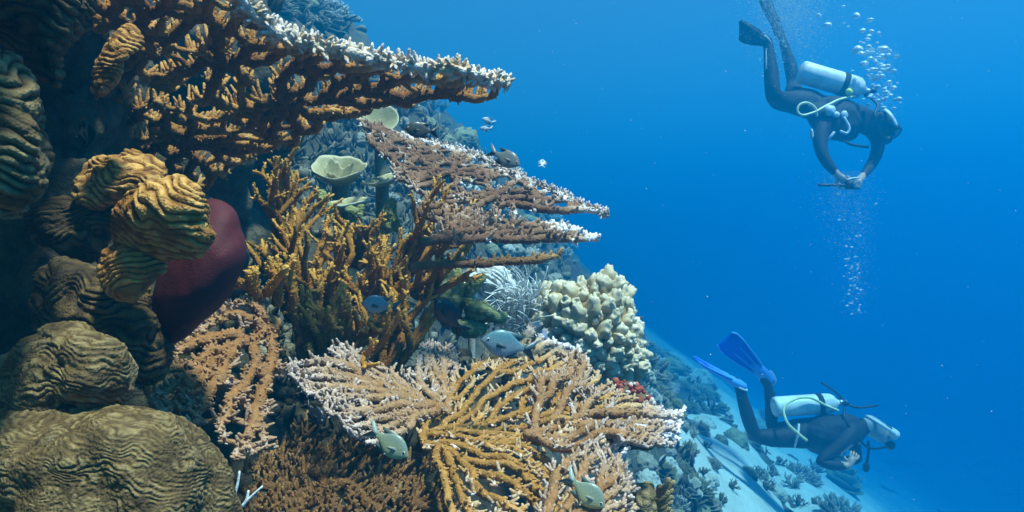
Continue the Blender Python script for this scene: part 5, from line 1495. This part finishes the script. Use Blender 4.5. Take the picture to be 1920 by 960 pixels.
    def bx(mb, c, h, bev=.006):
        c = np.array(c); h = np.array(h)
        xs = [-h[0], -h[0] + bev, h[0] - bev, h[0]]
        G = []
        for x, s in ((-h[0], .82), (-h[0] + bev, 1), (h[0] - bev, 1), (h[0], .82)):
            o = [(-1, -.75), (-.75, -1), (.75, -1), (1, -.75), (1, .75), (.75, 1), (-.75, 1), (-1, .75)]
            G.append([c + np.array([x, a * h[1] * s, b * h[2] * s]) for a, b in o])
        G = np.array(G); n0 = mb.n; mb.grid(G, wrap=True)
        for r, rev in ((0, 1), (3, 0)):
            ring = np.arange(8) + r * 8 + n0; mb.v.append(G[r].mean(0)[None]); mb.a.append(np.zeros(1)); pi_ = mb.n; mb.n += 1
            t = np.stack([ring, np.roll(ring, -1), np.full(8, pi_)], -1); mb.t.append(t[:, ::-1] if rev else t)
    bx(mb, (0, 0, 0), (.055, .03, .036)); mb.build('camera_body', DM['rubber'], cr)
    mb = MB(); lathe(mb, np.array([.02, -.028, 0]), np.array([.02, -.062, 0]), [(0, .030), (1, .030), (1, .024), (.9, .002)], 18); mb.build('lens', DM['glass'], cr)
    mb = MB(); c = curve([(-.05, -.005, .042), (0, -.005, .055), (.05, -.005, .060)], 8); mb.tubes(c[None], np.full((1, 8), .008), 8); mb.build('top_rail', DM['strap'], cr)
    hd = MB(); a = q(1534, 347, -.36) - c0; hd.tubes(curve([a, a * .5, np.array([-.05, 0, -.005])], 10)[None], np.full((1, 10), .013), 10); hd.build('handle', DM['rubber'], cr)
upper_diver()

# ------------------------------------------------------------------ air bubbles
def bubbles():
    rng = np.random.default_rng(77)
    m, nt, N, L, b = new_mat('air_bubble')
    b.inputs['Base Color'].default_value = (.95, .98, 1, 1); b.inputs['Roughness'].default_value = .12
    b.inputs['Transmission Weight'].default_value = .35; b.inputs['IOR'].default_value = 1.33; b.inputs['Specular IOR Level'].default_value = .8
    shapes = [mesh_of(lump_data('air_bubble', 200 + k, 9, 12, .55 + .08 * k, .25, 1.3), 'air_bubble', m) for k in range(4)]
    Y0 = 5.95
    def put(px, py, w, d, lab):
        p = P(px, py, Y0 + d); s = PX(w, Y0 + d) * .5
        o = place('air_bubble', shapes[rng.integers(4)], p, (rng.normal(0, .15), rng.normal(0, .15), 1), (s, s, s * rng.uniform(.8, 1.1)), None, rng.uniform(0, 6))
        tag(o, ('large ' if w > 8 else 'tiny ' if w < 4 else 'small ') + lab, 'bubble', 'air bubbles from the divers')
    A = 'air bubble rising past the head of the upper diver'
    for (x, y, w) in [(1535, 29, 9), (1551, 47, 12), (1606, 30, 11), (1631, 38, 11), (1581, 12, 6), (1583, 43, 5), (1590, 50, 5), (1634, 59, 9), (1656, 92, 17), (1608, 94, 15), (1622, 100, 12), (1657, 107, 13), (1620, 120, 14), (1651, 121, 8), (1666, 131, 10), (1676, 133, 7), (1640, 112, 6), (1627, 143, 10), (1637, 162, 8), (1655, 187, 9), (1598, 133, 5)]:
        put(x, y, w * 1.25, rng.uniform(-.15, .15), A)
    for k in range(95):
        t = rng.beta(1.5, 1.1); y = 48 + 160 * t
        x = 1632 + 30 * t + rng.normal(0, 13 + 9 * t)
        if 1600 < x < 1690: put(x, y, rng.uniform(4, 12), rng.uniform(-.3, .25), A)
    B = 'air bubble in the curtain below the upper diver'
    for k in range(80):
        t = rng.random(); y = 330 + 260 * t
        x = 1585 + 22 * t + rng.normal(0, 22 * (1 - .6 * t))
        put(x, y, rng.uniform(2, 6), rng.uniform(-.3, .3), B)
    C = 'air bubble drifting around the raised legs of the upper diver'
    for k in range(55):
        x, y = rng.uniform(1425, 1530), rng.uniform(0, 150)
        put(x, y, rng.uniform(1.8, 4.5), rng.uniform(-.45, .45), C)
    # the fine mist of micro bubbles nobody could count
    V = np.array([(1, 0, 0), (-1, 0, 0), (0, 1, 0), (0, -1, 0), (0, 0, 1), (0, 0, -1)], float)
    T = np.array([(0, 2, 4), (2, 1, 4), (1, 3, 4), (3, 0, 4), (2, 0, 5), (1, 2, 5), (3, 1, 5), (0, 3, 5)])
    mb = MB()
    def cloud(n, fx):
        for _ in range(n):
            x, y, d = fx(); s = PX(rng.uniform(.5, 1.5), Y0) * .5
            mb.add(V * s + P(x, y, Y0 + d), None, T)
    cloud(8000, lambda: (rng.normal(1478, 36), abs(rng.normal(0, 62)) - 12, rng.normal(-.15, .35)))
    cloud(1300, lambda: (rng.normal(1655, 17), rng.uniform(80, 225), rng.normal(0, .15)))
    cloud(2600, lambda: (rng.normal(1582, 27), 320 + abs(rng.normal(0, 60)), rng.normal(0, .25)))
    cloud(900, lambda: (rng.normal(1606, 16), rng.uniform(380, 590), rng.normal(0, .2)))
    tag(mb.build('bubble_mist', m), 'fine mist of tiny bubbles around the upper diver', 'bubbles', kind='stuff')
bubbles()

def particles():
    """Specks drifting in the water."""
    rng = np.random.default_rng(91)
    m = plain_mat('drifting_speck', (.75, .74, .68), .9, .2)
    V = np.array([(1, 0, 0), (-1, 0, 0), (0, 1, 0), (0, -1, 0), (0, 0, 1), (0, 0, -1)], float)
    T = np.array([(0, 2, 4), (2, 1, 4), (1, 3, 4), (3, 0, 4), (2, 0, 5), (1, 2, 5), (3, 1, 5), (0, 3, 5)])
    mb = MB()
    for _ in range(900):
        Y = rng.uniform(.9, 7) ; x, y = rng.uniform(-100, 2020), rng.uniform(-60, 1020)
        if x < 900 and Y > 1.0: continue
        s = rng.uniform(.0005, .0016) * (.5 + .25 * Y)
        mb.add(V * s * rng.uniform(.6, 1.4, 3) + P(x, y, Y), None, T)
    tag(mb.build('drifting_specks', m), 'fine pale specks drifting in the water', 'specks', kind='stuff')
particles()
